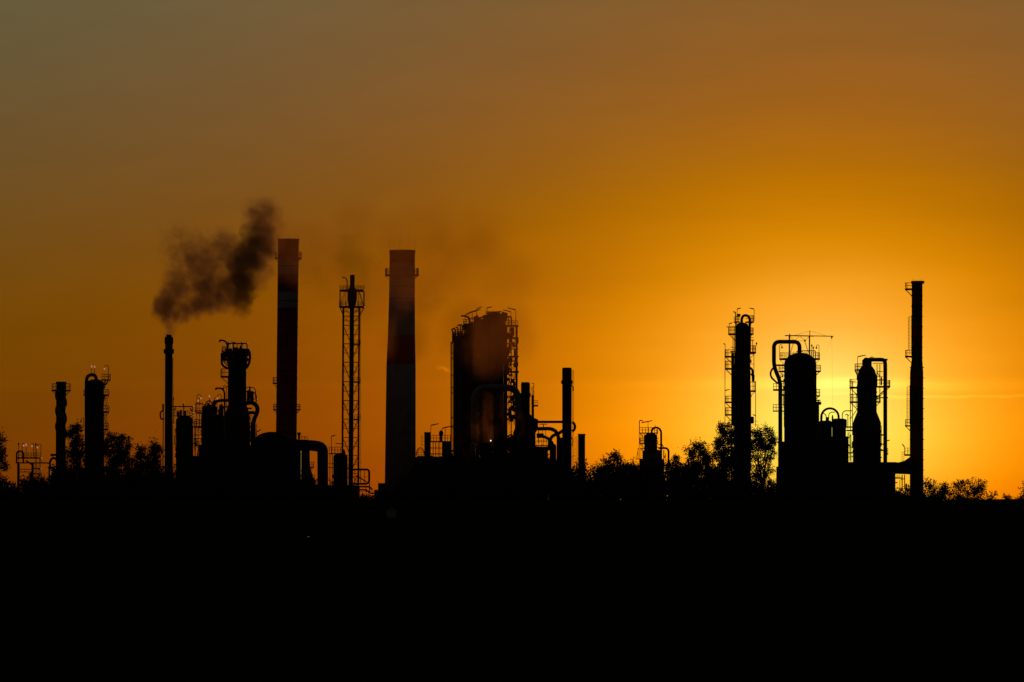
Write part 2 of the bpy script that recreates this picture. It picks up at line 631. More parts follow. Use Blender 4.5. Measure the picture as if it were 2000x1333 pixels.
t = T('chimney', 'slender dark banded chimney at the far right with side decks and a thicker lower half', 'chimney', 830, 1790)
pr = [(12.8, 549.4, 1792.2, 0), (12.8, 554, 1792.2, 0), (10.6, 555, 1791.2, 0), (10.6, 590, 1791.1, 0), (10.6, 632, 1791, 1), (10.6, 673, 1791, 0), (10.6, 703, 1791, 1),
      (13, 727.5, 1790.3, 1), (13.2, 756, 1790.2, 0), (13.2, 830, 1790.2, 1), (13.3, 900, 1790.2, 0), (13.3, t.g, 1790.3, 1)]
t.shell(1790, pr, [RED, CONC], 'shaft', seg=32)
for i, y in enumerate(range(578, 960, 20)):
    r = 10.6 if y < 703 else 13.2
    t.add('flange', MB().sector(1790.8, 0, y, 1.2, r - .3, r + 1.1, 0, 360), STEEL)
t.side(1791, 564, 10.6, 1767.5, 11, 3, span=32)
t.side(1791, 695.5, 10.6, 1767.5, 11, 3, span=32)
t.side(1790, 831, 13.2, 1767.5, 11, 2.6, span=32)
t.ladder(1778, 617, 694, 4, cage=-2)
t.ladder(1775, 753, 829, 3.4, cage=-2)
for x, h in ((1768, 551.5), (1783, 545), (1789, 546), (1797, 546), (1801, 545.5), (1804.5, 549)):
    t.add('lightning_rod', MB().bar((x, 556, 0), (x, h, 0), .35), STEEL)
t.add('warning_light', MB().bar((1803, 552, 0), (1806.5, 551, 0), .9), STEEL)
mb = MB()
d = [(1716, 903.5), (1756, 903.5), (1768, 900), (1779, 892), (1779, 927), (1750, 926), (1716, 926)]
b0 = 0
for z in (-11, 11):
    mb.v += [(x, y, z) for x, y in d]
n = len(d)
mb.face(tuple(range(n)))
mb.face(tuple(range(2 * n - 1, n - 1, -1)))
for i in range(n):
    mb.face((i, i + n, (i + 1) % n + n, (i + 1) % n))
t.add('flue_duct', mb, RUST)
t.deck(1767, 1779, 887.5, 12, 3.4, -7, 7)
t.ladder(1763.5, 882, 901, 4)
t.flood(1766.5, 888, 873.5, 1766.5, 873.5, 1762, 867.5)

# ------------------------------------------------------------------ flare stack with smoke, and the lattice flare mast
t = T('flare_stack', 'thin black flare stack with dark smoke pouring from its tip', 'flare stack', 770, 329)
t.shell(329, [(5, 654, 330), (5.2, 657, 330), (8.6, 660.5, 330), (8.6, 671, 330), (7.4, 673, 330), (7.4, 682, 329.8), (10.2, 682.5, 329.8), (10.2, 691, 329.8),
              (7.3, 691.5, 329.7), (7.4, 800, 329.3), (8, None, 329)], STEEL, 'stack')
t.pipe([(320.5, 818), (314.5, 820), (312.8, 812), (313.2, 805), (320, 801)], 1.5, 4)
t.pipe([(319, 789, 0), (318.6, 860, 0), (318, 945, 0)], .9)
t.pipe([(337.8, 700, 0), (337.6, 945, 0)], .6)
t.shell(318.5, [(1.8, 790), (1.8, 800)], STEEL, 'valve', seg=10)

t = T('flare_mast', 'tall steel lattice flare mast between the two thick chimneys', 'flare mast', 820, 685)
t.shell(686, [(4.6, 537.5, 688.2), (4.6, 562, 688.1), (8, 565, 688), (9.3, 569, 688), (9.3, 586, 687.8), (7, 597, 687.6), (4.3, 604, 687.4), (4.5, 800, 686), (4.7, 940, 685), (4.7, None, 685)],
        STEEL, 'flare_pipe')
top, bot = 601, t.g - 2


def leg(y, sx, sz):
    k = (y - top) / (930 - top)
    return (686 + sx * 15.4 - k * 2 + (0 if sx < 0 else .3), y, sz * 15)


mb = MB()
for sx in (-1, 1):
    for sz in (-1, 1):
        mb.tube([leg(top, sx, sz), leg(bot, sx, sz)], 1.25, 6)
t.add('mast_legs', mb, STEEL)
mb = MB()
lv = [601, 618, 636, 672, 708, 746, 783, 819, 855, 890, 925, 962]
for i, y in enumerate(lv):
    c = [leg(y, -1, -1), leg(y, 1, -1), leg(y, 1, 1), leg(y, -1, 1)]
    for k in range(4):
        mb.bar(c[k], c[(k + 1) % 4], .6)
    if i + 1 < len(lv):
        e = [leg(lv[i + 1], -1, -1), leg(lv[i + 1], 1, -1), leg(lv[i + 1], 1, 1), leg(lv[i + 1], -1, 1)]
        for k in range(4):
            k2 = (k + 1) % 4
            mid = tuple((e[k][q] + e[k2][q]) / 2 for q in range(3))
            up_ = tuple((c[k][q] + c[k2][q]) / 2 for q in range(3))
            hl = tuple((c[k][q] + e[k][q]) / 2 for q in range(3))
            hr = tuple((c[k2][q] + e[k2][q]) / 2 for q in range(3))
            mb.bar(c[k], mid, .55)
            mb.bar(c[k2], mid, .55)
            mb.bar(hl, hr, .4)
            mb.bar(up_, hl, .3)
            mb.bar(up_, hr, .3)
t.add('lattice_bracing', mb, STEEL)
t.deck(664, 711.5, 567, 8, 2.4, -24, 24)
t.deck(663, 712, 599, 9, 2.2, -24, 24)
t.frame([(664.5, 568, 664.5, 600, .9), (711, 568, 711, 600, .9), (664.5, 600, 674, 569, .6), (711, 600, 701, 569, .6), (675, 568, 675, 600, .5), (700, 568, 700, 600, .5)], z=(-22, 22))
t.frame([(664, 601, 671, 617, .8), (711.5, 601, 702, 617, .8)], z=(-16, 16), name='knee_brace', cross=False)
for y in (674, 747, 820):
    t.deck(692, 704.5, y, 9, 1.8, -20, -10)
t.pipe([(678, 566, 0), (678, 547, 0), (674, 542.5, 0), (668, 542.5, 0)], 1, 3, name='pilot_pipe')
t.ladder(703.5, 604, 940, 3, z=-14)

# ------------------------------------------------------------------ left end: pipe rack, ribbed stack, column
t = T('pipe_rack', 'open steel pipe rack with small lamps at the far left edge', 'pipe rack', 760, 56)
t.frame([(36, 905, 36, t.g, 1.9), (63.5, 905, 63.5, t.g, 1.4), (59.5, 922, 59.5, t.g, 1.1), (70, 868, 70, t.g, .9), (78.5, 895, 78.5, t.g, .7), (74, 905, 74, t.g, .5),
         (67.5, 905, 67.5, t.g, .5), (33.5, 895, 80, 895, 1.9), (32, 904.5, 80, 904.5, 1.5), (38, 922.3, 60, 922.3, 1), (38, 917, 64, 917, .9), (66, 915.5, 80, 915.5, 1.2),
         (51, 900, 63.5, 909, 1), (38, 945, 60, 945, .5), (38, 941, 60, 941, .5), (66, 925, 80, 925, .5), (66, 934, 80, 934, .5), (41, 928, 41, 945, .7), (56.5, 926, 56.5, 945, .7)],
        z=(-9, 9))
t.pipe([(32.5, 905), (32.5, 882), (45.5, 881.5), (45.5, 906)], 1.6, 5)
t.pipe([(78, 904.6), (92, 904.6), (98, 905.5)], 1.2, 4)
t.deck(36, 79.5, 894, 9, 1.2, -8, 8)
t.stick(36.3, 905, 866)
t.goose(43.5, 894, 866, 2.5, head=PINK)
t.stick(51, 894, 868, head=PINK)
t.goose(65.5, 894, 867, -3, head=PINK)
t.stick(70, 870, 867)
t.goose(80, 904, 867.5, -7, head=PINK)

t = T('ribbed_stack', 'short grey banded stack wound with a spiral fin at the left', 'stack', 790, 119)
t.shell(119, [(10.3, 746, 119.5, 0), (10.3, 750, 119.5, 0), (9.7, 751, 119.5, 0), (9.7, 783, 119.3, 0), (9.6, 817, 119, 1), (9.6, 850, 118.6, 0), (9.8, None, 118.3, 0)], [DARKW, PALE], 'stack')
mb = MB()
hp = []
N = 100
for st in range(3):
    hp = []
    for i in range(N + 1):
        y = 762 + 92 * i / N
        a = 2 * pi * (i / N * 1.02 + st / 3) + .4
        hp.append((119.2 + 9.6 * math.cos(a), y, 9.6 * math.sin(a)))
    mb.tube(hp, 2.3, 6)
t.add('spiral_fin', mb, [DARKW])
t.plat(119.5, 762, 9.8, 18.8, 0, 360, 12, 2.4)
t.side(118.5, 887, 9.8, 98.5, 0, 4, span=50)
t.pipe([(112, 897), (103, 894), (97.5, 901), (97.5, 912), (103, 918)], 2.1, 6)
t.frame([(95, 913, 108, 913, 2.2), (97, 913, 97, t.g, 2.4), (106, 913, 106, t.g, 2.4)], z=(-5, 5))

t = T('distillation_column', 'plain dark column with an arched overhead pipe and three lamps, left of the smoking stack', 'column', 800, 185)
t.vessel(186, 17.6, 741, 750)
t.fittings(186, 17.6, 756, 900, 12, 1)
t.pipe([(169.3, 960, -6), (169.3, 745, -6), (171, 735, -4), (179, 732, 0), (186, 733.5, 0), (188.5, 742, 0), (188.5, 750, 0)], 3.4, 6)
t.plat(196, 741.5, 9, 21, -75, 75, 10, 2.2)
t.frame([(211, 743, 206, 753, 1), (205, 743, 205, 760, 1.2)], z=(-6, 6), name='knee_brace')
t.side(186, 771, 17.6, 214.5, 10, 2.4)
t.side(186, 771, 17.6, 163, 9, 2, span=30)
t.side(186, 804, 17.6, 214.5, 11, 2.4)
t.side(186, 838, 17.6, 213, 11, 2.4)
t.ladder(206.6, 773, 950, 3.2, cage=1.4)
t.stick(179, 735, 714.5, head=PINK)
t.stick(184.8, 735, 715.5, head=PINK)
t.goose(211.8, 742, 713.5, -7.5, head=PINK)
t.goose(163.5, 835, 817, -5)

# ------------------------------------------------------------------ the group of columns right of the smoking stack
t = T('reactor_drum', 'squat drum under a rectangular top frame just right of the smoking stack', 'drum', 800, 360)
t.vessel(360.5, 17, 812, 822)
t.fittings(360.5, 17, 824, 890, 8, 2)
t.frame([(338, 794.5, 377.5, 794.5, 1.2), (339, 794, 339, 830, .9), (376.6, 794, 376.6, 830, .9), (358.8, 788, 358.8, 815, .9), (370, 796, 377, 806, .8), (345, 796, 339, 802, .8)], z=(-10, 10))
t.deck(340, 377, 812, 9, 1.5, -12, 12)
for x, y in ((348, 806), (353, 803), (361.5, 804.5)):
    t.shell(x, [(1.4, y - 2), (2.4, y), (2.4, 815)], STEEL, 'nozzle', seg=10)
t.stick(338.5, 795, 778)
t.stick(358, 795, 788)
t.ladder(380.5, 822, 880, 3.2)
t.side(361, 866, 17, 386, 8, 2)

t = T('reactor_drum', 'drum with swan-neck lamps above its cluttered top deck, left of the bulb-headed tower', 'drum', 790, 410)
t.vessel(411, 17.5, 806, 814)
t.fittings(411, 17.5, 815, 890, 10, 3)
t.deck(383, 402, 806, 16, 2.4)
t.deck(381, 428, 802, 0, 2)
t.side(411, 833, 17.6, 378, 10, 2.2)
t.side(411, 869, 17.6, 380, 6, 2, span=40)
t.frame([(379, 835, 394, 835, 1.6), (379, 850, 394, 850, .9), (382, 833, 382, 872, .6), (389, 870, 385, 893, .8), (392, 870, 388, 893, .8), (382, 790, 382, 806, .7), (382, 788, 398, 788, .9), (394, 835, 394, 806, .6), (382, 806, 394, 806, .7)], z=(-8, 8))
for x, y, r in ((407, 789, 3), (412, 792, 2.6), (417, 785, 2), (403, 794, 2.4), (422, 796, 3)):
    t.shell(x, [(r * .6, y - 1.5), (r, y), (r, 808)], STEEL, 'nozzle', seg=10)
t.goose(384.5, 805, 771, 8, head=PINK)
t.goose(390, 792, 778, -3, head=PINK)
t.stick(409, 790, 773, head=PINK)
t.goose(433, 790, 771, -8.5, head=PINK)
t.goose(424, 795, 777, -5)
t.pipe([(421.5, 762), (421.5, 758.8), (434, 758.8), (438.5, 766), (439, 815)], 1.7, 6)
t.pipe([(418, 796), (420, 785), (430, 782.5), (448, 782.5)], 3.0, 6)
t.pipe([(431, 830), (432, 805), (436, 795), (447, 795)], 1.6, 5)
t.frame([(427, 800, 427, 900, .8), (434, 812, 434, 900, .8), (425, 835, 440, 835, 1), (425, 862, 440, 862, 1), (427, 835, 434, 862, .6)], z=(-6, 6))
t.frame([(397, 795, 420, 795, .9), (399, 790, 399, 806, .6), (394, 798, 402, 789, .8)], z=(-5, 5))

t.shell(432, [(2.6, 790), (4.5, 794), (4.5, 812), (6.5, 815), (6.5, None)], VESSEL, 'side_vessel', seg=16)
t.shell(398, [(2.5, 795), (3.5, 798), (3.5, None)], STEEL, 'standpipe', seg=12)
t.pipe([(402, 800, -8), (402, 788, -8), (410, 782, -8), (416, 790, -8), (416, 810, -8)], 1.2, 4)
t.frame([(381, 835, 381, 893, .7), (387, 836, 387, 870, .6), (379, 857, 394, 857, .8), (384, 806, 384, 835, .6), (390, 806, 390, 835, .7), (380, 820, 394, 820, .9), (380, 835, 394, 835, .8)], z=(-5, 5))

t = T('bulb_headed_tower', 'tall dark tower with a wide cluttered head of pipes, left of the thickest banded chimney', 'tower', 810, 463)
t.shell(463.5, [(12, 699, 461), (17, 701, 462), (19.5, 706, 463), (19.5, 715, 464), (17.6, 722), (17.6, 790), (24, 808), (25.3, 815), (25.3, None)], VESSEL, 'shell')
t.pipe([(480, 700), (484, 682), (488.2, 690), (488, 706), (484, 716), (478, 722)], 2.4, 5)
t.pipe([(433, 690), (433, 712), (439, 718), (446, 720)], 2.2, 5)
t.frame([(444.5, 671.5, 483.5, 671.5, 1.2), (445.8, 671, 445.8, 702, 1.3), (456.5, 671, 456.5, 702, 2.2), (472.5, 668, 472.5, 702, 1.2), (482.8, 671, 482.8, 702, 1), (463, 671, 463, 702, .7),
         (434.5, 678, 434.5, 702, .7), (440.6, 676, 440.6, 702, .7), (434.5, 678, 441, 678, .8), (434, 688, 487, 688, 1), (434, 695, 487, 695, .8), (446, 669, 451, 674, 1), (452, 668, 462, 670.5, .8)],
        z=(-11, 11))
for x, y, r in ((450, 684, 4), (462, 682, 5.5), (477, 684, 5), (470, 678, 2.4), (439, 690, 3)):
    t.shell(x, [(r * .5, y - 3), (r, y), (r, 704)], STEEL, 'nozzle', seg=12)
t.pipe([(429, 668.5), (429, 665), (438, 665.3), (443.5, 671), (444, 700)], 1.7, 6)
t.plat(460, 691, 8, 27.4, 0, 360, 9, 3)
t.plat(460, 701, 16, 27, 0, 360, 0, 4)
t.frame([(437, 694, 437, 702, .8), (446, 694, 446, 702, .8), (456, 694, 456, 702, 1), (468, 694, 468, 702, .8), (477, 694, 477, 702, 1.2), (437, 705, 444, 716, .8), (481, 705, 478, 716, 1)], z=(-9, 9))
t.side(463.5, 735, 17.6, 430.5, 14, 3, span=36)
t.fittings(463.5, 17.6, 726, 788, 10, 4)
t.fittings(463.5, 25.2, 816, 880, 8, 5)
t.pipe([(474.5, 712, -18), (474.5, 860, -18)], 1.4)
t.pipe([(469.8, 725, -18), (469.8, 860, -18)], .7)
# pipe loops on its right flank
t.pipe([(478, 789, -4), (492, 786, -4), (501.5, 792, -4), (504, 802, -4), (500, 812, -4), (495.5, 822, -4), (495.5, 900, -4)], 4.2, 8)
t.pipe([(478, 798), (492, 798)], 1.6)
t.pipe([(478, 806.5), (498, 806.5)], 3.2)
t.pipe([(480, 771), (480, 757), (496, 757.5), (499, 762), (499, 778)], .8, 4)
t.pipe([(480, 765), (494, 765), (500.5, 771), (500.5, 786)], 1.2, 4)
for x, y, r in ((485, 766, 3), (492, 769, 3.6), (488, 758, 1.6)):
    t.shell(x, [(r * .4, y - 4), (r, y), (r, y + 20)], STEEL, 'nozzle', seg=10)
t.frame([(481, 780, 502, 780, 1), (490, 765, 490, 790, .8)], z=(-6, 6))
t.frame([(490.5, 806, 490.5, 905, .8), (501.5, 828, 501.5, 900, .5), (496, 840, 503, 840, .6), (496, 850, 503, 850, .8)], z=(-8, 2))
t.flood(500.5, 852, 845, 500, 845, 510, 839)
t.pipe([(434, 760), (444, 755), (447, 757)], .7, 3)
t.goose(442, 795, 753, -6)

t = T('process_hall', 'low dark hall under the columns between the smoking stack and the thickest chimney', 'hall', 790, 440)
mb = MB().box(341, 893, 430, t.g, 30, 80).box(386, 872, 500, t.g, 30, 95)
t.add('wall', mb, DARKW)
mb = MB().box(339, 890.5, 384, 893, 28, 82).box(384.3, 869.4, 502, 872, 28, 97)
t.add('roof', mb, STEEL)

t = T('flue_duct', 'fat bent duct with a hooded left end at the foot of the leftmost thick chimney', 'duct', 770, 575)
t.pipe([(560, 870.2), (610, 870.2), (630, 874), (630.3, 890), (630.3, t.g)], 10.6, 22, DARKW, 'duct', 20)
mb = MB()
hood = [(498, 856), (505, 850.5), (515, 846.2), (526, 844), (538, 844.2), (552, 848), (575, 858), (588, 860), (588, t.g), (498, t.g)]
n = len(hood)
for z in (-14, 14):
    mb.v += [(x, y, z) for x, y in hood]
mb.face(tuple(range(n)))
mb.face(tuple(range(2 * n - 1, n - 1, -1)))
for i in range(n):
    mb.face((i, i + n, (i + 1) % n + n, (i + 1) % n))
t.add('hood', mb, DARKW)
t.deck(583, 602, 859.2, 6.5, .8, -7, 7)
t.shell(584, [(3.5, 845), (4, 848), (2, 852), (2, 862)], STEEL, 'valve', seg=10)

t = T('pump_skid', 'small cone-footed column and steps under the fat bent duct', 'column', 815, 597)
t.shell(597, [(8, 878), (8.4, 905), (9.5, 915), (19, 944), (19, None)], VESSEL, 'shell', seg=20)
t.side(597, 912, 8.4, 614, 9, 2)
t.frame([(580, 882, 580, 945, 1.4), (586, 882, 586, 945, 1), (578, 893, 590, 893, .9), (578, 905, 590, 905, .9), (580, 893, 586, 905, .6)], z=(-6, 6))
t.frame([(608, 926, 614.5, 929, .6), (614.5, 929, 612.5, 942, .6), (616, 940, 621, 941, .9)], z=(-4, 4))

t = T('separator_drum', 'short drum with railed deck at the foot of the lattice mast', 'drum', 790, 665)
t.vessel(665, 14, 885, 893)
t.fittings(665, 14, 895, 940, 6, 6)
t.shell(671, [(1.5, 878), (3, 881), (4, 888)], STEEL, 'nozzle', seg=10)
t.deck(642.5, 671, 885.5, 12, 2)
t.frame([(644.5, 887, 644.5, t.g, .6), (649, 887, 649, t.g, .6), (642, 914, 655, 914, 1), (642, 906, 655, 906, .5), (656, 867, 672, 867, 1), (670, 867, 670, 886, 1.2)], z=(-7, 7))
t.flood(647.3, 886, 853, 647.5, 852.5, 655, 850.5)
t.pipe([(688, 917.5), (718.5, 917.5), (721, 921), (721, 941), (717, 945.5), (690, 945.5)], 2, 5)
t.frame([(693, 918, 693, 946, .6), (704, 918, 704, 946, .5), (712, 920, 712, 945, .5), (696, 930, 715, 941, 1.6), (690, 932, 720, 932, .4), (722, 943, 722, 962, .6)], z=(-5, 5))
t.add('stair', MB().bar((641, 937, -6), (653, 947, -6), 1).bar((641, 933, -6), (653, 943, -6), .5).bar((641, 937, -2), (653, 947, -2), 1), PALE)
t.add('plinth', MB().box(640, 948, 698, t.g, -14, 14), CONC)

t = T('valve_manifold', 'tangle of low pipes and steps just left of the broad grey chimney', 'pipework', 800, 722)
t.pipe([(700, 951, 0), (722, 951, 0), (727, 957, 0)], 1.6, 4)
t.pipe([(700, 957, 0), (716, 957, 0), (722, 964, 0), (735, 964, 0)], 1.5, 4)
t.frame([(702, 950, 702, t.g, .8), (708, 962, 708, t.g, .9), (715, 950, 715, t.g, .7), (721, 945, 721, t.g, .6), (698, 969, 730, 969, 1), (698, 960, 724, 960, .7), (727, 957, 727, 966, .4)], z=(-4, 4))
t.add('plinth', MB().box(690, 973, 745, t.g, -8, 8), CONC)
t.add('concrete_steps', MB().box(731, 957, 756, t.g, -6, 9).box(738.5, 944, 756, 957, -6, 9), CONC)

# ------------------------------------------------------------------ right of the grey chimney
t = T('compressor_deck', 'low railed deck with a stub stack between grey chimney and big process tower', 'deck', 800, 845)
t.shell(835, [(6.6, 844.5), (6.6, 847), (6.3, 848), (6.3, None)], VESSEL, 'stub_stack', seg=20)
t.deck(841, 880, 862, 11.5, 2.2, -12, 12)
t.frame([(846, 864, 846, t.g, .8), (851, 864, 851, t.g, .8), (856, 864, 856, t.g, .6), (841, 875.5, 862, 875.5, 1), (841, 887, 862, 887, 1.2), (870, 864, 870, t.g, 1), (841, 893, 862, 893, 1),
         (859, 864, 859, t.g, .6)], z=(-10, 10))
t.shell(861.5, [(1.5, 841), (4, 844), (4.4, 849), (2.8, 852), (2.8, 864)], STEEL, 'valve', seg=12)
t.shell(872, [(9, 862), (9, None)], VESSEL, 'drum', seg=20)
t.flood(841.5, 846, 831.5, 842, 831, 857, 828)
t.flood(863.5, 862, 837, 864, 837, 874, 834)
t.flood(869.5, 862, 836.5, 872, 835, 886, 832)
mb = MB()
mb.tube(arc(821, 890, 8, 15, 180, 0, 14), .9, 6)
mb.tube(arc(821, 890, 6, 12, 180, 0, 14, 4), .4, 6)
t.add('pipe_arch', mb, STEEL)
t.frame([(814, 884, 828, 884, .4), (814, 889, 828, 889, .5), (818, 880, 818, 892, .3), (823, 880, 823, 892, .3), (815, 892, 828, 892, 1.6)], z=(-3, 3))
t.frame([(825, 850, 825, 872, .3), (822.5, 850, 822.5, 872, .3), (822.5, 855, 828, 855, .3), (822.5, 862, 828, 862, .3), (822.5, 869, 828, 869, .3)], z=(-2, 2), name='ladder')
t.add('plinth', MB().box(812, 893, 884, t.g, -12, 12), CONC)

# the big block of joined columns
t = T('process_tower', 'massive block of joined columns behind thin smoke, the widest structure in the plant', 'process tower', 880, 946)
for x, r, top, sh, z in ((899, 13.5, 655, 662, 2), (921, 14, 631, 638, -2), (944, 17, 623, 629, 3), (967, 16.5, 614.5, 620, -2), (979, 9, 624, 628, 8)):
    t.vessel(x, r, top, sh, None, VESSEL, 'column', z)
mb = MB().box(887, 664, 916, t.g, 6, 22).box(916, 640, 935, t.g, 6, 22).box(935, 630, 986, t.g, 6, 22)
t.add('casing', mb, DARKW)
mb = MB()
rr = random.Random(5)
for i in range(58):
    x = rr.uniform(906, 987)
    base = 640 if x < 925 else 628 if x < 950 else 621
    h = rr.uniform(5, 13) if x > 912 else rr.uniform(3, 8)
    z = rr.uniform(-12, 12)
    r = rr.uniform(.7, 2.2) if i % 3 else rr.uniform(2.5, 4.5)
    h = h if i % 3 else h * .75
    mb = MB()
    if rr.random() < .5:
        mb.lathe(x, [(r, base - h), (r * 1.7, base - h + 1), (r * 1.7, base - h + 2.6), (r, base - h + 2.7), (r, base + 6)], z, 8)
    else:
        mb.lathe(x, [(r, base - h), (r, base + 6)], z, 8)
    t.add('vent_nozzle', mb, STEEL)
mb = MB()
for i in range(16):
    x = rr.uniform(886, 912)
    t.add('vent_nozzle', MB().lathe(x, [(1.1, 655 - rr.uniform(0, 8)), (1.3, 668)], rr.uniform(-9, 9), 8), STEEL)
for i, (x0, x1, y) in enumerate(((881, 883.5, 643.5), (884, 888.5, 641.5), (889.5, 894, 639), (893, 899, 635), (897.5, 902.5, 634))):
    t.pipe([(x0, y + .8, i * 2 - 4), (x1, y + .3, i * 2 - 4), (x1 + .6, y + 7, i * 2 - 4), (x1 + .6, 672, i * 2 - 4)], 1.25, 3)
t.pipe([(900.5, 617.3), (912, 618), (917.5, 625), (917.5, 640)], 1.6, 6)
t.pipe([(937, 630), (937, 622), (941, 619.8), (947, 619.8), (950, 624), (950, 632)], 1.6, 4)
t.pipe([(991, 619), (998.5, 619), (998.8, 637)], 1.5, 3)
t.pipe([(975, 613), (990, 615.5), (994, 622), (994, 636)], 1.2, 4)
t.pipe([(881.2, 668), (881.2, t.g)], 1.35)
t.pipe([(884.4, 655, 5), (884.4, t.g, 5)], .8)
t.frame([(880.5, y, 886, y, 1) for y in (690, 700.5, 733, 757, 768, 816, 835)], r=.7, z=(0, 4), name='pipe_clips')
t.deck(884, 912, 652, 8, 2, -16, -4)
t.deck(905, 928, 633, 8, 2, -17, -6)
t.deck(948, 975, 617, 7, 2, -19, -8)
t.frame([(906, 628, 906, 664, .7), (911, 624, 911, 650, .6), (884, 646, 884, 668, .6), (891, 644, 891, 660, .5), (953, 610, 953, 625, .5), (958, 611, 972, 611, .8), (915, 622, 934, 622, .8), (972, 609, 972, 620, .7), (929, 619, 929, 632, .8),
         (976, 618, 990, 618, 1.2), (982, 612, 982, 636, 1.0), (986, 616, 986, 640, 1.2)], z=(-14, 6), name='top_steelwork')
t.deck(986, 1012, 635.5, 8.5, 2.2, -14, 14)
t.frame([(989.5, 637, 989.5, t.g, 2.2), (998.5, 637, 998.5, t.g, 1.4), (1009, 637, 1009, t.g, 3.0), (987, 637.5, 1012, 637.5, 1.4), (987, 661, 1012, 661, 1.8), (987, 697, 1012, 697, 1.9),
         (987, 727, 1012, 727, 2.2), (987, 762, 1012, 762, 1.8), (987, 800, 1012, 800, 1.6), (987, 682, 1012, 682, .8), (987, 712, 1012, 712, .7)], z=(-14, 14))
t.frame([(990, 661, 998, 640, .6), (1000, 640, 1005, 661, .8), (990, 697, 998, 664, .6), (999, 664, 1008, 695, .6), (987, 672, 1011, 672, 1.2), (987, 706, 1011, 706, 1.4), (987, 742, 1011, 742, 1.3), (994, 637, 994, 830, 1.0), (1004, 637, 1004, 830, .9), (990, 700, 998, 726, .7), (1008, 700, 999, 726, .7), (990, 762, 998, 730, .7),
         (1000, 730, 1007, 760, .8), (1000, 762, 1007, 732, .5), (989, 800, 998, 765, .7), (988, 690, 998, 690, 1.4), (993, 740, 998, 752, 1.6)], z=(-14,), name='bracing', cross=False)
mb = MB()
for i in range(80):
    y = rr.uniform(640, 830)
    x = rr.uniform(988, 1007)
    t.add('equipment_box', MB().box(x, y, x + rr.uniform(3, 8), y + rr.uniform(3, 11), -8, rr.uniform(-4, 8)), STEEL)
for x, y0, hx0, hy0, hx1, hy1 in ((908.5, 640, 909, 615, 924.5, 609), (915.5, 628, 921, 609.5, 930, 606.5), (922.5, 626, 926, 609, 938.5, 604.5), (930.5, 626, 931, 604, 941, 599.5),
                                  (990.5, 636, 990, 612.5, 976, 608.7), (998, 636, 997.5, 609.2, 983, 605.8), (1007.3, 636, 1006.5, 605.7, 991, 601.6)):
    t.flood(x, y0, hy0 + 1, hx0, hy0, hx1, hy1)
t.flood(951, 625, 602, 951.5, 601.5, 961, 599.8)
for x, h in ((964, 606), (968.5, 608), (944, 614), (1002, 625)):
    t.add('vent_rod', MB().bar((x, 636, 0), (x, h, 0), .5), STEEL)

t = T('arched_duct', 'pale arched duct standing before the massive process tower', 'duct', 845, 970)
t.pipe([(927, t.g), (927, 775), (936, 758), (955, 757.5), (990, 757.5), (1004, 760), (1012, 772), (1012.5, t.g)], 6.6, 16, PALE, 'duct', 18)

t = T('heater_stack', 'short blunt-topped stack right of the massive process tower, with a steep hood beside it', 'stack', 835, 1026)
t.shell(1026.3, [(7.4, 747), (8.6, 748.6), (8.8, 751), (8.8, 768), (10, 768.6), (10, 775.5), (8.7, 776), (8.8, 880), (9, None)], DARKW, 'stack', seg=24)
mb = MB()
hd = [(1030, 805), (1036.5, 810.5), (1044, 817), (1051, 819.5), (1051, 838), (1046, 846), (1046, t.g), (1002, t.g), (1002, 846), (1018, 806)]
n = len(hd)
for z in (3, 26):
    mb.v += [(x, y, z) for x, y in hd]
mb.face(tuple(range(n)))
mb.face(tuple(range(2 * n - 1, n - 1, -1)))
for i in range(n):
    mb.face((i, i + n, (i + 1) % n + n, (i + 1) % n))
t.add('hood', mb, DARKW)
t.frame([(1037.2, 755, 1037.2, 812, .5), (1042.6, 749, 1042.6, 816, .8), (1038, 749, 1042.6, 749, .6), (1040.5, 757, 1040.5, 775, .6), (1038, 762, 1042, 754, .5), (1038, 775, 1042, 764, .5),
         (1038, 786, 1042, 778, .5)], z=(-3, 3), name='ladder_tower')
t.shell(1040.5, [(1.8, 772), (2.2, 776), (2.2, 815)], STEEL, 'pipe', seg=10)
t.deck(1042, 1051, 791.5, 8.5, 3, -5, 5)

t = T('valve_rack', 'rack of thick looped pipes and a handwheel valve between two plain stacks', 'pipework', 825, 1072)
t.pipe([(1048, 824.5, 3), (1099, 824.5, 3)], 2.5)
t.pipe([(1050, 838), (1076, 837.5), (1087, 843), (1092, 858), (1092, 880)], 3.6, 12)
t.pipe([(1072, 880), (1073, 862), (1079, 851), (1090, 848), (1100, 841)], 3.2, 10)
t.pipe([(1048, 853), (1064, 853), (1075, 860), (1082, 872), (1083, t.g)], 3, 10)
t.pipe([(1048, 849), (1062, 849)], 2.2)
t.frame([(1054, 829, 1068, 829, .9), (1061.3, 829, 1061.3, 838, 1.2), (1048, 862, 1072, 862, 1), (1065.5, 842, 1065.5, 858, .7), (1058, 858, 1058, 872, .6), (1062, 855, 1062, 872, .8),
         (1067, 855, 1067, 874, .6), (1052, 842, 1052, 866, 1.2), (1059, 842, 1059, 850, .7), (1048, 871, 1075, 871, 1.4)], z=(-4, 4))
t.shell(1080, [(5, 868), (6.5, 872), (6.5, None)], VESSEL, 'drum', seg=16)
t.shell(1093, [(5, 855), (6, 858), (6, None)], VESSEL, 'drum', seg=16)
t.add('equipment_base', MB().box(1044, 873, 1070, t.g, -8, 10), DARKW)

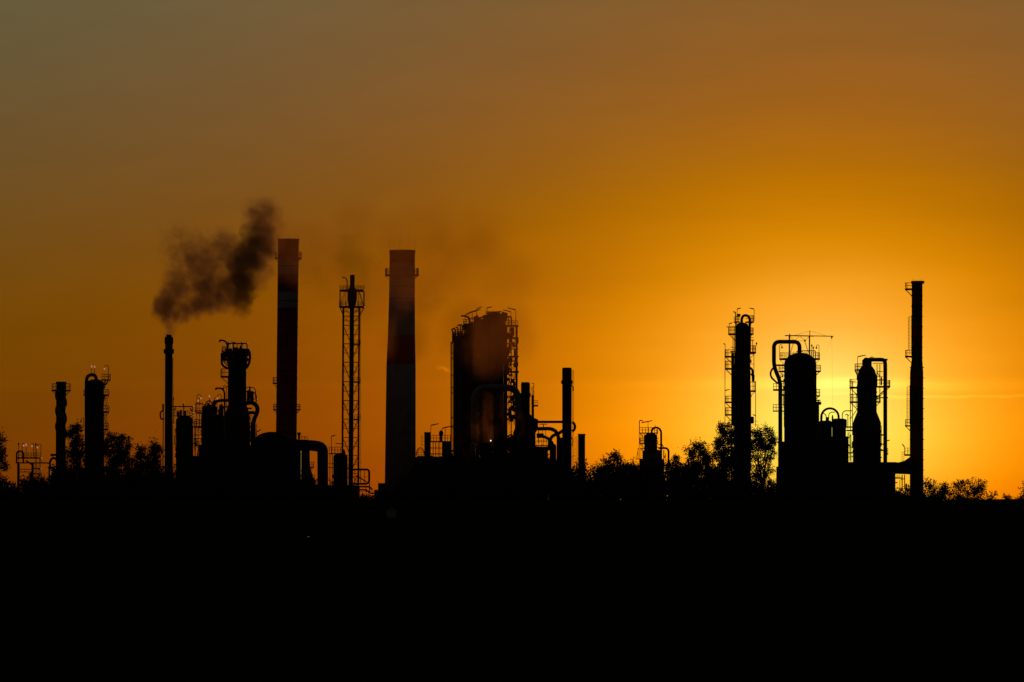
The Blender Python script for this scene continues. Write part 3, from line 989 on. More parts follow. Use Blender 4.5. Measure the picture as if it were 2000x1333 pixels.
t = T('heater_stack', 'tallest plain stack near the massive process tower, with a collar and a looped side pipe', 'stack', 820, 1107)
t.shell(1107.3, [(7.8, 718.6), (9, 720), (9.4, 723), (9.4, 743), (11.4, 743.6), (11.4, 750), (9.3, 750.6), (9.2, None)], DARKW, 'stack', seg=24)
mb = MB().tube(arc(1116, 834, 7, 9, 80, -80, 10), 2.6, 10)
t.add('pipe_loop', mb, STEEL)
t.ladder(1119.3, 723, 920, 2.2, rung=3)
t.pipe([(1116, 752), (1119.5, 757), (1119.5, 764)], 1, 2)
t.pipe([(1115, 852), (1119, 860), (1117.5, 872)], .8, 2)

t = T('heater_stack', 'low flat-topped stack with a caged ladder, third and shortest of its row', 'stack', 830, 1136)
t.shell(1136, [(7.5, 847.8), (7.5, 850.5), (6.8, 851.5), (6.8, None)], CONC, 'stack', seg=24)
t.ladder(1126.8, 852, 930, 3, cage=-2.6)
t.frame([(1116.5, 894, 1122, 889, .5)], z=(0,), cross=False, name='stay')

t = T('distillation_column', 'small column with an arched pipe among the treetops, midway between the two groups', 'column', 900, 1272)
t.vessel(1271, 12.8, 846, 853)
t.fittings(1271, 12.8, 855, 878, 5, 7)
t.shell(1273, [(15, 879), (18.3, 882), (18.3, 896), (24.5, 898), (24.5, None)], VESSEL, 'skirt', seg=24)
t.deck(1248.5, 1285, 845.5, 10, 1.8, -12, 12)
t.side(1271, 866, 12.8, 1248.5, 10, 2, span=45)
t.side(1271, 876, 12.8, 1250, 0, 1.6, span=35)
t.ladder(1253, 848, 897, 4, z=-6)
t.pipe([(1272.7, 850), (1272.7, 841), (1277, 835.6), (1286, 835.6), (1291.3, 842), (1291.3, 898)], 2, 5.5)
t.pipe([(1286, 875.7), (1302, 875.7), (1305.8, 880), (1305.8, 912)], 2, 4)
t.frame([(1249.5, 846, 1256, 854, .7), (1258, 847, 1258, 866, .6), (1248.5, 822, 1248.5, 897, .45), (1246, 876, 1246, 897, .4), (1242.5, 897, 1247, 876, .4), (1283, 840, 1283, 850, .8), (1279.5, 830, 1279.5, 836, .4),
         (1296.5, 880, 1296.5, 900, 1), (1300, 886, 1300, 900, .6), (1242, 897, 1260, 897, 1), (1286, 869, 1292, 869, 1), (1296, 874, 1293, 868, .8)], z=(-6, 6))
t.flood(1249, 838, 822, 1250, 821.5, 1256, 822.5)
t.flood(1265.7, 846, 824.5, 1253, 826, 1274, 822)

t = T('distillation_column', 'tall slim column with many stacked side decks rising behind trees', 'column', 850, 1450)
t.shell(1449.8, [(.1, 630), (7, 631.2), (11, 634), (12, 638), (12, 687), (15.6, 690), (16.4, 760), (16.8, None)], VESSEL, 'shell')
for y in range(650, 900, 26):
    r = 12 if y < 690 else 16.3
    t.add('stiffening_ring', MB().sector(1449.8, 0, y, 1, r - .3, r + .5, 0, 360), VESSEL)
t.pipe([(1448.6, 634), (1448.6, 622), (1452, 616.5), (1460, 616.5), (1464.3, 622), (1464.3, 692)], 2.6, 6)
t.plat(1450, 628.5, 10, 22.5, -50, 50, 11.5, 2.4)
t.fittings(1450, 12, 640, 686, 8, 8)
t.fittings(1450, 16.2, 694, 880, 22, 9)
t.plat(1448, 628.5, 6, 15, 120, 240, 9, 2)
t.side(1450, 652, 12, 1422, 13, 2.6, span=45)
t.side(1450, 652, 12, 1472, 11, 2.4, span=45)
t.side(1450, 688, 15.6, 1477, 12, 3, span=40)
t.side(1450, 763, 16.4, 1476.5, 16, 3, span=38)
t.side(1449, 696, 15.6, 1415, 12.5, 2.6, span=35)
t.side(1449, 719.6, 15.6, 1415.5, 14, 2.8, span=35)
t.side(1449, 785, 16.4, 1415, 11, 2.6, span=35)
t.side(1449, 809.5, 16.4, 1415.5, 13, 2.6, span=35)
t.frame([(1416, 697, 1416, 838, .65), (1429.3, 688, 1429.3, 940, 1.5), (1431.5, 652, 1431.5, 690, .6), (1434.2, 640, 1434.2, 690, .8), (1419, 639, 1437, 639, .9), (1427, 678, 1436, 680, .6), (1427, 687, 1436, 687, 1.4),
         (1432.6, 697, 1432.6, 830, .5), (1417, 834, 1430, 834, .5)], z=(-3, 3))
t.frame([(1472.5, 692, 1472.5, 736, .6), (1466, 692, 1473, 692, .6), (1466, 711, 1473, 712, .5), (1475.8, 746, 1475.8, 834, .6), (1468, 745.5, 1476, 745.5, .7), (1470, 664, 1470, 690, .6), (1466, 665, 1472, 665, 1),
         (1466, 660, 1472, 660, .5), (1470, 830, 1481, 830, .4), (1472, 823, 1481, 823, .4), (1472.5, 674, 1472.5, 688, .5)], z=(-3, 3))
t.pipe([(1432, 690, -4), (1432, 832, -4)], 1.7)
t.pipe([(1436.5, 636, -6), (1436.5, 690, -6)], 1.3)
t.add('pipe_loop', MB().tube(arc(1464, 727, 6, 8, 85, -60, 10), 2.2, 10), STEEL)
t.shell(1471, [(2.4, 731), (3, 735), (3, 742), (2, 746)], STEEL, 'valve', seg=10)
t.add('manway', MB().tube([(1462, 821, 0), (1470, 821, 0), (1472.3, 821, 0)], 7.4, 14, 0, True, r1=6.4), VESSEL)
t.pipe([(1432.5, 610.5), (1432.5, 609.6), (1436.5, 610), (1437, 616), (1437, 655)], 1.1, 2.5)
t.add('junction_box', MB().box(1440.5, 613.5, 1446, 618.5, -3, 3).bar((1438, 618.5, 0), (1442, 617, 0), .5).bar((1443, 618, 0), (1443, 632, 0), .7), STEEL)
t.flood(1439.8, 628, 604, 1440, 604, 1447, 602)
t.flood(1473, 628, 604.5, 1472.5, 604, 1464, 602)
t.flood(1424.3, 640, 632.5, 1424.5, 632.5, 1430.5, 630.8)
t.flood(1416.2, 697, 673, 1416.5, 673.5, 1413, 671)
t.flood(1416.5, 763, 763, 1417, 763, 1425, 761)
t.flood(1476, 813, 813, 1476, 812.5, 1470.5, 810)
t.stick(1477.5, 676, 670)

# ------------------------------------------------------------------ the big domed vessel, its derrick crane and the plant beneath it
t = T('coking_drum', 'fat domed vessel with a thick bent overhead pipe, standing under the small derrick', 'vessel', 800, 1563)
t.vessel(1563, 31.5, 689, 712)
t.fittings(1563, 31.5, 714, 850, 16, 10)
t.pipe([(1561.6, 694), (1561.6, 668), (1511.6, 668), (1511.6, 716), (1524, 746), (1524, t.g)], 4, 10, flange=((1561.6, 687, 'y'),))
t.pipe([(1510, 719), (1504.6, 727), (1505.5, 737), (1519.5, 750)], 1.9, 6)
t.pipe([(1514, 713.8), (1534, 713.8)], 1.7, flange=((1529, 713.8, 'x'),))
t.pipe([(1566, 685.6), (1592.6, 685.6), (1592.6, 712)], .9, 2)
t.pipe([(1592.5, 712, 3), (1594.4, 728, 3), (1594.2, 800, 3)], .8)
t.plat(1562, 700.5, 25, 39.5, -75, 75, 11, 2.8)
t.plat(1562, 700.5, 25, 40, 105, 255, 11, 2.8)
t.side(1563, 725, 31.5, 1520.5, 11, 2, span=38)
t.side(1563, 725, 31.5, 1603.5, 11, 2, span=38)
t.side(1563, 773, 31.5, 1602, 12, 2, span=38)
t.side(1563, 781.5, 31.5, 1602.5, 0, 1.8, span=38)
t.deck(1510.5, 1533, 760.5, 11, 3.4, -8, 8)
t.deck(1510, 1533, 802.5, 12, 2, -8, 8)
t.frame([(1528, 745, 1532, 745, 2.2), (1528, 772, 1533, 772, 2.6)], z=(-2, 2), name='pipe_support')
t.goose(1522.8, 700, 673.5, 4.5)
t.goose(1525, 740, 731, 3)
t.goose(1599.6, 700, 674, -5)
t.stick(1588.5, 700, 678)
t.stick(1585.5, 700, 674)
t.add('side_drum', MB().tube([(1588, 788), (1602, 788), (1604, 788)], 3.4, 14, 0, True, r1=3), VESSEL)
t.shell(1590, [(10, 791), (10, None)], VESSEL, 'side_casing', seg=20)

t = T('derrick_crane', 'small derrick with a long jib and hanging cable on the fat domed vessel', 'crane', 800, 1563)
mb = MB()
for x, y, r in ((1541.8, 652.5, 1.25), (1581, 646.5, .9)):
    for z in (-9, 9):
        mb.bar((x, y if z < 0 else 656, z), (x, 700, z), r)
t.add('mast', mb, STEEL)
mb = MB().bar((1533, 656, -9), (1627, 657.6, -9), 1.1).bar((1533, 656, 9), (1590, 657, 9), .7)
for x in (1541.8, 1562, 1581):
    mb.bar((x, 656.6, -9), (x, 656.6, 9), .6)
t.add('jib', mb, STEEL)
mb = MB()
for a, b in (((1542.5, 658), (1552, 667)), ((1560, 658), (1551, 666)), ((1561.5, 658), (1571, 665)), ((1580, 658), (1572, 666)), ((1571.5, 667), (1579, 689)), ((1570.5, 667), (1577.5, 689)),
             ((1551, 668), (1543.5, 690)), ((1549.5, 668), (1542.3, 690)), ((1552, 666.5), (1571.5, 666.5))):
    mb.bar((*a, -9), (*b, -9), .42)
mb.sphere(1571.5, 666, -9, 2)
mb.sphere(1552, 666.5, -9, 1.4)
t.add('brace', mb, STEEL)
mb = MB().bar((1581, 646.8, -9), (1551, 656, -9), .3).bar((1581, 646.8, -9), (1612, 656.6, -9), .3)
t.add('stay', mb, STEEL)
mb = MB().lathe(1623.8, [(1.6, 658), (1.6, 660), (.7, 661), (1.1, 663)], -9, 8)
t.add('hook', mb, STEEL)
t.add('cable', MB().bar((1624, 662, -9), (1625.5, 793, -9), .14).bar((1623, 662, -9), (1606, 705, -9), .09), STEEL)

t = T('drum_house', 'dark blocky support structure beneath the fat domed vessel', 'structure', 790, 1586)
mb = MB().box(1519, 866, 1598, t.g, -26, -9).box(1515.5, 912, 1598, t.g, -24, -9.2).box(1598, 853, 1655.5, t.g, -24, 4)
t.add('wall', mb, DARKW)
mb = MB().box(1517.5, 863, 1599, 866, -28, -7)
t.add('deck_slab', mb, CONC)

t = T('separator_drum', 'stubby twin drums joined by a half-round pipe, right of the fat domed vessel', 'drum', 805, 1626)
t.shell(1638.8, [(9, 818), (14, 819.5), (14.4, 823), (14.4, 833), (13.6, 836), (13.6, None)], VESSEL, 'shell', seg=24)
t.shell(1612, [(10, 822), (12.8, 824), (13, None)], VESSEL, 'shell', seg=24)
t.pipe([(1604, 830)] + arc(1621, 815, 17, 17, 180, 0, 14) + [(1638, 822)], 2.2, 1)
t.pipe([(1605, 828)] + arc(1608, 815, 5.5, 7, 110, 0, 8) + [(1613.5, 824)], .9, 1)
t.pipe([(1618.6, 822), (1618.6, 810), (1622, 805.5), (1631, 805.5)], .8, 3)
t.pipe([(1645, 820), (1645, 808), (1649, 802.8), (1664, 802.8)], .9, 4)
t.flood(1651, 812, 810, 1653, 809.5, 1658, 812)
t.shell(1616, [(1.5, 815), (2.4, 818), (2.4, 825)], STEEL, 'valve', seg=10)
t.shell(1626, [(1, 811), (1.6, 815), (1.8, 822)], STEEL, 'valve', seg=10)
t.frame([(1653, 834, 1666, 834, 1), (1653, 841, 1666, 841, 1.2), (1653, 820, 1653, 836, .6), (1656, 812, 1656, 838, .5), (1653, 885, 1664, 885, 1.8), (1653, 875, 1664, 875, .6), (1653, 893, 1664, 893, .8),
         (1656.5, 845, 1656.5, 900, .6), (1660, 845, 1660, 900, .5), (1656, 858, 1662, 850, .6), (1653, 865, 1660, 872, 1.4)], z=(-6, 6))

t = T('fractionator_column', 'column stepping out through a cone to a wider base, left of the slender right-hand chimney', 'column', 815, 1693)
t.shell(1693.2, [(6, 701), (9.5, 704), (9.5, 715), (12, 718), (16, 724), (19, 734), (19.2, 805), (24, 817), (27.5, 826), (27.5, None)], VESSEL, 'shell')
t.pipe([(1692, 712), (1693, 703.5), (1700, 702.8), (1728.5, 703), (1729, 716), (1729, t.g)], 3.9, 9)
t.add('flange', MB().tube([(1724, 703), (1733.5, 703)], 2, 10).lathe(1697, [(6, 699.5), (6, 702)], 0, 12), STEEL)
t.pipe([(1688, 712), (1688, 700), (1694, 699.5)], 1, 2)
t.pipe([(1699, 702), (1700, 697.8), (1706, 697.8)], .7, 1)
t.plat(1686, 722, 4, 17, 110, 250, 11, 2.4)
t.fittings(1693.2, 19.2, 738, 802, 12, 11)
t.fittings(1693.2, 27.5, 830, 900, 10, 12)
t.side(1693, 756, 19, 1659, 15, 3.4, span=32)
t.side(1693, 784.5, 19, 1659.5, 14, 3, span=32)
t.side(1693, 754.5, 19, 1739, 11, 3, span=28)
t.side(1693, 784.5, 19.2, 1720, 10, 2.4, span=32)
t.frame([(1660.8, 742, 1660.8, 840, .6), (1665, 745, 1665, 850, .5), (1674, 722, 1674, 742, .8), (1670, 725, 1676, 736, .8), (1659, 770, 1668, 770, .5), (1659, 745, 1672, 745, .8), (1660, 820, 1674, 800, .6),
         (1655, 835, 1668, 835, 1.2), (1655, 842, 1668, 842, 1.2), (1662, 850, 1662, 905, .5), (1655, 885, 1666, 885, 1.2)], z=(-4, 4))
t.frame([(1713, 712, 1713, 756, .6), (1718.5, 712, 1718.5, 784, .6), (1721.5, 738, 1721.5, 752, 1.6), (1705, 710, 1724, 710, .7), (1713, 726, 1724, 726, .8), (1713, 736, 1724, 736, .6), (1712, 742, 1726, 742, .7),
         (1713, 727, 1718, 736, .5)], z=(-4, 4))
t.frame([(1713, 776, 1727, 763, 1.4)], z=(-2, 2), name='brace')
t.frame([(1721, 777, 1734, 777, 1.4)], z=(0, 4), name='pipe_clip')
t.frame([(1719, 850, 1728, 850, 2), (1719, 880, 1728, 880, 2), (1720, 868, 1727, 868, 1.6)], z=(-2, 4), name='pipe_support')
t.flood(1675.2, 722, 697, 1676, 697, 1691, 694)
t.flood(1732, 861, 861, 1732, 861.5, 1738, 860)
t.side(1729, 886, 4, 1735, 10, 2, span=50)
t.shell(1667, [(2.4, 862), (3.4, 866), (3.4, 876)], STEEL, 'valve', seg=10)

t = T('furnace_house', 'dark windowless furnace building left of the slender right-hand chimney', 'building', 800, 1700)
t.add('wall', MB().box(1656, 905.5, 1747.5, t.g, -16, 22), DARKW)
t.add('roof', MB().box(1654.5, 903, 1749, 905.5, -18, 24), STEEL)
t.frame([(1748, 934, 1760, 934, 1.8), (1760, 937, 1767, 935, 1), (1748, 943, 1752, 943, 1.4), (1748, 954.5, 1764, 954.5, .5), (1762, 928, 1762, 960, .7), (1766.8, 928, 1766.8, 955, .6), (1757.5, 938, 1757.5, 960, .35),
         (1770, 946, 1770, 956, 1.8), (1774, 947, 1774, 952, .9), (1752, 928, 1752, 932, .4), (1756, 928, 1756, 932, .4)], z=(-5, 5))

# ------------------------------------------------------------------ small lamp before the big tower, pale hut, metal scraps
t = T('floodlight_mast', 'single lit white lamp on a slim pole before the massive process tower', 'lamp', 780, 958.5)
t.add('pole', MB().tube([(958.5, t.g), (958.5, 863)], .9, 8), STEEL)
t.add('lamp_head', MB().sphere(958.5, 861, 0, 1.1), LIT)

t = T('control_cabin', 'dark flat-topped cabin among trees under the pale arched duct', 'cabin', 760, 949)
t.add('wall', MB().box(938, 868.5, 960, t.g, -8, 8), DARKW)
t.add('roof', MB().box(936.5, 865.5, 961.5, 868.5, -10, 10), STEEL)

t = T('storage_drum', 'small pale drum with railings left of the dark flat-topped cabin', 'drum', 770, 924)
t.vessel(923.5, 5, 864, 868, None, PALE)
t.deck(905, 937, 890, 10, 2.2)
t.frame([(918.5, 862, 928, 859.5, .9), (906, 892, 906, t.g, .9), (936, 880, 936, t.g, .9)], z=(-5, 5))

t = T('hut', 'tiny pale gabled hut in the dark field below the broad grey chimney', 'hut', 500, 763)
t.add('wall', MB().box(755, 998, 772, t.g, -8, 8), WHITE)
mb = MB()
mb.v = [(753.5, 998.5, -9), (773.5, 998.5, -9), (763.5, 992, -9), (753.5, 998.5, 9), (773.5, 998.5, 9), (763.5, 992, 9)]
for f in ((0, 1, 2), (5, 4, 3), (0, 3, 4, 1), (1, 4, 5, 2), (2, 5, 3, 0)):
    mb.face(f)
t.add('roof', mb, PALE)

SHEET = mat('bare_sheet_metal', (.75, .74, .7), .12, 1.0, .1, 3)
for x, y, ln, lb in ((595.3, 1051.6, 3.4, 'glinting scrap of sheet metal on the dark field, left and lower of two'), (602, 1048.6, 3.8, 'glinting scrap of sheet metal on the dark field, right and upper of two')):
    Y = CAM_Z / ((y + 1 - 980) / 8000)
    t = T('sheet_metal', lb, 'scrap', Y, x, 'glinting scraps on the field')
    mb = MB()
    k = 16 * 1.0
    # a slightly dished sheet leaning back against the soil
    pts = [(x - ln / 2, t.g - .15, -2), (x + ln / 2, t.g - .75, -2), (x + ln / 2, t.g - 1.5, 10), (x - ln / 2, t.g - .95, 10)]
    mb.v = pts + [(a, b + .12, c) for a, b, c in pts]
    for f in ((0, 1, 2, 3), (7, 6, 5, 4), (0, 4, 5, 1), (1, 5, 6, 2), (2, 6, 7, 3), (3, 7, 4, 0)):
        mb.face(f)
    t.add('sheet', mb, SHEET)

# ------------------------------------------------------------------ trees and shrubs
rng = np.random.default_rng(11)


def leaf_mesh(name, c, size):
    """many small leaf-sized faces at points c (local metres)"""
    n = len(c)
    a = rng.normal(size=(n, 3))
    a /= np.linalg.norm(a, axis=1)[:, None]
    b = rng.normal(size=(n, 3))
    b -= a * (a * b).sum(1)[:, None]
    b /= np.linalg.norm(b, axis=1)[:, None]
    s = size * rng.uniform(.55, 1.3, (n, 1))
    q = np.stack([c - a * s, c + b * s * .55, c + a * s, c - b * s * .55], 1).reshape(-1, 3)
    me = bpy.data.meshes.new(name)
    me.vertices.add(4 * n)
    me.vertices.foreach_set('co', q.astype(np.float32).ravel())
    me.loops.add(4 * n)
    me.loops.foreach_set('vertex_index', np.arange(4 * n, dtype=np.int32))
    me.polygons.add(n)
    me.polygons.foreach_set('loop_start', np.arange(0, 4 * n, 4, dtype=np.int32))
    me.update(calc_edges=True)
    me.materials.append(LEAF)
    return me


def tree(name, label, Y, px, blobs, dens=2.2, leaf=2.1, group=None, cat='tree', trunk_r=2.4, twig=0, clump=.30):
    """blobs: (px, py, rx, ry) foliage masses, drawn in the thing's own plane and given depth"""
    t = T(name, label, cat, Y, px, group)
    tr = MB()
    low = max(b[1] + b[3] for b in blobs)
    fork = min(t.g - 6, low - 2)
    tr.tube([(px, t.g + 2, 0), (px + .6, (t.g + fork) / 2, .5), (px, fork, 0)], trunk_r, 7, 0, True, r1=trunk_r * .7)
    pts = []
    for (bx, by, rx, ry) in blobs:
        bz = rng.uniform(-.7, .7) * rx
        mid = ((px + bx) / 2 + rng.uniform(-3, 3), (fork + by) / 2 + abs(bx - px) * .15, bz * .4)
        tr.tube([(px, fork + 2, 0), mid, (bx, by, bz), (bx + rng.uniform(-2, 2), by - ry * .6, bz)], trunk_r * .5, 5, 0, True, r1=.35)
        area = pi * rx * ry
        n = int(dens * area / (leaf * leaf * .75))
        k = max(4, int(area / (leaf * leaf * 13)))
        u = rng.normal(size=(k, 3))
        u /= np.linalg.norm(u, axis=1)[:, None]
        u *= rng.uniform(.25, 1.0, (k, 1)) ** .5
        rz = (rx + ry) / 2
        cc = u * (rx, ry, rz) + (bx, by, bz)
        pk = rng.integers(0, k, n)
        jit = rng.normal(size=(n, 3)) * (leaf * 1.7 + clump * 4) * rng.uniform(.6, 1.15, (k, 1))[pk]
        pts.append(cc[pk] + jit)
        for i in range(twig):
            a = rng.uniform(.15, .85) * pi
            e = (bx + rx * 1.0 * math.cos(a), by - ry * math.sin(a) * 1.0, bz)
            f = (e[0] + rng.uniform(-2, 2) + 4 * math.cos(a), e[1] - rng.uniform(3, 9), bz)
            tr.tube([(bx + rx * .5 * math.cos(a), by - ry * .4, bz), e, f], .35, 4, 0, False, r1=.15)
            m = rng.integers(6, 14)
            q = np.linspace(.0, 1, m)[:, None]
            pts.append(np.array(e) * (1 - q) + np.array(f) * q + rng.normal(size=(m, 3)) * 1.1)
    t.add('trunk', tr, BARK)
    c = np.concatenate(pts)
    c = c[c[:, 1] < t.g - 1]
    sc = t.s
    loc = np.stack([(c[:, 0] - px) * sc, c[:, 2] * sc, (t.g - c[:, 1]) * sc], 1)
    o = bpy.data.objects.new('crown', leaf_mesh('crown', loc, leaf * sc * .9))
    o.parent = t.o
    COL.objects.link(o)
    return t


G1 = 'trees in front of the plant'
tree('tree', 'ragged tree cut off by the left edge of the picture', 660, -14, [(-6, 862, 17, 18), (-4, 892, 18, 10), (2, 910, 14, 9), (-14, 885, 22, 26), (-8, 938, 24, 14), (12, 944, 10, 5), (-20, 910, 20, 30)], 3.6, 2.2, G1)
tree('tree', 'dark tree between the ribbed stack and the column with three lamps', 720, 148, [(140, 848, 12, 14), (153, 838, 9, 12), (150, 862, 16, 16), (142, 890, 18, 22), (156, 900, 16, 30), (135, 925, 18, 24)], 5.0, 2.2, G1)
tree('tree', 'dark two-lobed tree right of the column with three lamps', 720, 230, [(217, 856, 9, 12), (212, 880, 12, 20), (238, 860, 13, 14), (246, 873, 9, 16), (230, 885, 22, 24), (240, 905, 18, 26), (215, 915, 18, 25)], 5.0, 2.2, G1)
tree('tree', 'round dark tree just left of the smoking stack', 715, 288, [(298, 874, 14, 9), (284, 884, 17, 14), (303, 888, 12, 14), (272, 900, 14, 16), (298, 908, 18, 22), (282, 925, 24, 24), (268, 935, 18, 20), (308, 930, 8, 14)], 5.0, 2.2, G1)
tree('tree', 'bushy dark tree under the right end of the massive process tower', 730, 990, [(990, 862, 16, 16), (978, 880, 18, 18), (1004, 874, 15, 18), (986, 905, 30, 24), (1012, 905, 22, 26), (960, 915, 22, 26), (1000, 940, 40, 26)], 5.0, 2.2, G1)
tree('tree', 'broad dark tree below the looped pipes and handwheel valve', 730, 1060, [(1050, 892, 18, 16), (1072, 905, 16, 16), (1038, 905, 18, 20), (1092, 920, 14, 18), (1060, 930, 36, 26), (1112, 935, 14, 20)], 5.0, 2.2, G1)
tree('tree', 'twin-topped leafy tree right of the shortest stack', 720, 1190, [(1183, 906, 9, 11), (1199, 897, 9, 11), (1207, 903, 7, 9), (1190, 920, 22, 14), (1170, 922, 14, 14), (1212, 925, 16, 16), (1190, 945, 36, 18)], 6.2, 2.0, G1, twig=2)
tree('tree', 'low leafy tree left of the small treetop column', 722, 1230, [(1232, 912, 11, 10), (1222, 918, 10, 10), (1240, 925, 12, 14), (1228, 940, 22, 18)], 6.2, 2.0, G1, twig=2)
tree('tree', 'low leafy tree right of the small treetop column', 722, 1322, [(1318, 903, 9, 9), (1326, 912, 10, 10), (1310, 920, 11, 14), (1330, 930, 20, 16)], 6.2, 2.0, G1, twig=2)
tree('tree', 'middle-sized leafy tree with a pointed top left of the tall slim column', 716, 1362, [(1360, 872, 8, 10), (1367, 880, 10, 11), (1346, 890, 9, 12), (1378, 892, 9, 13), (1362, 903, 20, 16), (1350, 915, 16, 16), (1385, 908, 12, 16), (1365, 935, 36, 22)], 6.2, 2.0, G1, twig=2)
tree('tree', 'tall leafy tree in front of the left foot of the tall slim column', 712, 1420, [(1416, 838, 11, 11), (1406, 856, 9, 14), (1424, 850, 14, 16), (1436, 868, 12, 18), (1412, 876, 15, 18), (1402, 890, 11, 14), (1428, 895, 20, 24), (1448, 915, 18, 26), (1415, 930, 30, 24)], 6.2, 2.0, G1, twig=1)
tree('tree', 'sparse leafy tree with sky showing through, left of the fat domed vessel', 708, 1490, [(1496, 842, 11, 10), (1480, 852, 13, 13), (1507, 856, 10, 12), (1468, 866, 9, 16), (1496, 872, 17, 14), (1476, 885, 12, 12), (1509, 884, 8, 14), (1495, 900, 11, 10), (1462, 905, 8, 20), (1484, 918, 12, 12), (1500, 922, 9, 12), (1474, 845, 9, 9), (1512, 868, 7, 10), (1486, 866, 14, 12), (1470, 940, 18, 18), (1502, 946, 14, 7)], 4.0, 2.0, G1, twig=1)
tree('tree', 'dark rounded tree at the right edge of the picture', 640, 2006, [(2004, 970, 12, 11), (2012, 962, 14, 16), (1990, 977, 7, 5), (2015, 980, 20, 16)], 3.6, 2.2, G1)

G2 = 'shrubs right of the slender chimney'
for lb, Y, px, bl in (
        ('last sprig of a shrub on the bare bank near the right edge', 665, 1966, [(1966, 978, 5, 3), (1972, 979, 4, 2)]),
        ('spiky shrub touching the right side of the slender right-hand chimney', 700, 1812, [(1808, 950, 10, 9), (1822, 956, 8, 9), (1812, 966, 18, 12)]),
        ('second shrub right of the slender right-hand chimney, low and dense', 704, 1844, [(1840, 960, 10, 8), (1850, 960, 8, 8), (1844, 970, 17, 10)]),
        ('third shrub right of the slender right-hand chimney, with feathery twigs', 702, 1873, [(1870, 956, 9, 8), (1880, 953, 8, 8), (1874, 968, 17, 12)]),
        ('tallest shrub of the row right of the slender right-hand chimney', 700, 1904, [(1899, 952, 9, 9), (1914, 953, 8, 9), (1906, 966, 20, 13)]),
        ('tiny shrub where the row of shrubs meets bare ground', 698, 1938, [(1941, 974, 4, 5), (1932, 978, 8, 5)])):
    tree('shrub', lb, Y, px, [(a, b - 3, c, d) for a, b, c, d in bl], 3.4, 1.8, G2, 'shrub', .9, twig=7)
tree('shrub', 'dark shrub at the foot of the slender right-hand chimney, under its duct', 705, 1775, [(1772, 962, 12, 7), (1785, 965, 14, 10), (1762, 970, 10, 8)], 2.6, 1.8, None, 'shrub', .9, twig=2)

# low bushes closing the foot of the plant: three kinds, copied along the line
kinds = []
G3 = 'low bushes along the foot of the plant'
L3 = 'low dark bush in the unbroken line along the foot of the plant'
for i, bl in enumerate(([(0, 966, 26, 20), (-22, 976, 22, 18), (22, 978, 24, 16)], [(0, 972, 30, 18), (-18, 964, 16, 14), (24, 980, 22, 14)], [(-8, 975, 28, 18), (14, 968, 20, 16), (30, 982, 18, 12)])):
    t = tree('bush', L3, 690, 1000, [(1000 + a, b, c, d) for a, b, c, d in bl], 4.6, 2.5, G3, 'bush', 1.2)
    kinds.append(t)
spots = []
x = -40
rb = random.Random(21)
SKY = [(-50, 946), (25, 949), (95, 934), (130, 915), (330, 918), (480, 925), (640, 946), (700, 972), (750, 972), (765, 955), (800, 925), (830, 898), (1000, 905), (1120, 912), (1150, 922), (1200, 920), (1300, 918), (1400, 922), (1500, 950), (1540, 946), (1740, 955), (1770, 962), (1800, 962), (1920, 974), (1960, 981), (2060, 981)]
while x < 1925:
    top = np.interp(x, [a for a, b in SKY], [b for a, b in SKY])
    spots.append((x, top))
    x += rb.uniform(24, 33)
used = [False] * 3
for i, (x, top) in enumerate(spots):
    k = rb.randrange(3)
    src = kinds[k].o
    if used[k]:
        o = src.copy()
        COL.objects.link(o)
        for ch in src.children:
            c = ch.copy()
            COL.objects.link(c)
            c.parent = o
    else:
        o = src
        used[k] = True
    Y = rb.uniform(672, 700)
    h = (kinds[k].g - top) / (kinds[k].g - 950)
    h = max(.4, h) * rb.uniform(.95, 1.05)
    o.location = ((x - 1000) * Y / 8000, Y, 0)
    sx = rb.uniform(.9, 1.15)
    o.scale = (sx, sx, h)
    o.rotation_euler = (0, 0, rb.uniform(-.5, .5))


# rough grass along the crest of the bank
nb = 9000
gx = rng.uniform(-95, 95, nb)
gy = rng.uniform(646, 658, nb)
pt = np.sin(gx * .9) + np.sin(gx * 2.3 + 1) + np.sin(gx * .31)
gh = rng.uniform(.04, .34, nb) * (1 + .75 * np.clip(pt, -1.1, 2))
ga = rng.uniform(0, pi, nb)
ln = rng.normal(0, .06, (nb, 2))
base = np.stack([gx, gy, np.full(nb, 2.0)], 1)
dx = np.stack([np.cos(ga), np.sin(ga), np.zeros(nb)], 1) * .03
tip = base + np.stack([ln[:, 0], ln[:, 1], gh + .2], 1)
q = np.stack([base - dx, base + dx, tip], 1).reshape(-1, 3)
me = bpy.data.meshes.new('grass')
me.from_pydata(q.tolist(), [], [(3 * i, 3 * i + 1, 3 * i + 2) for i in range(nb)])
me.materials.append(LEAF)
o = bpy.data.objects.new('grass', me)
o['kind'] = 'stuff'
o['label'] = 'rough grass along the dark bank below the plant'
o['category'] = 'grass'
COL.objects.link(o)


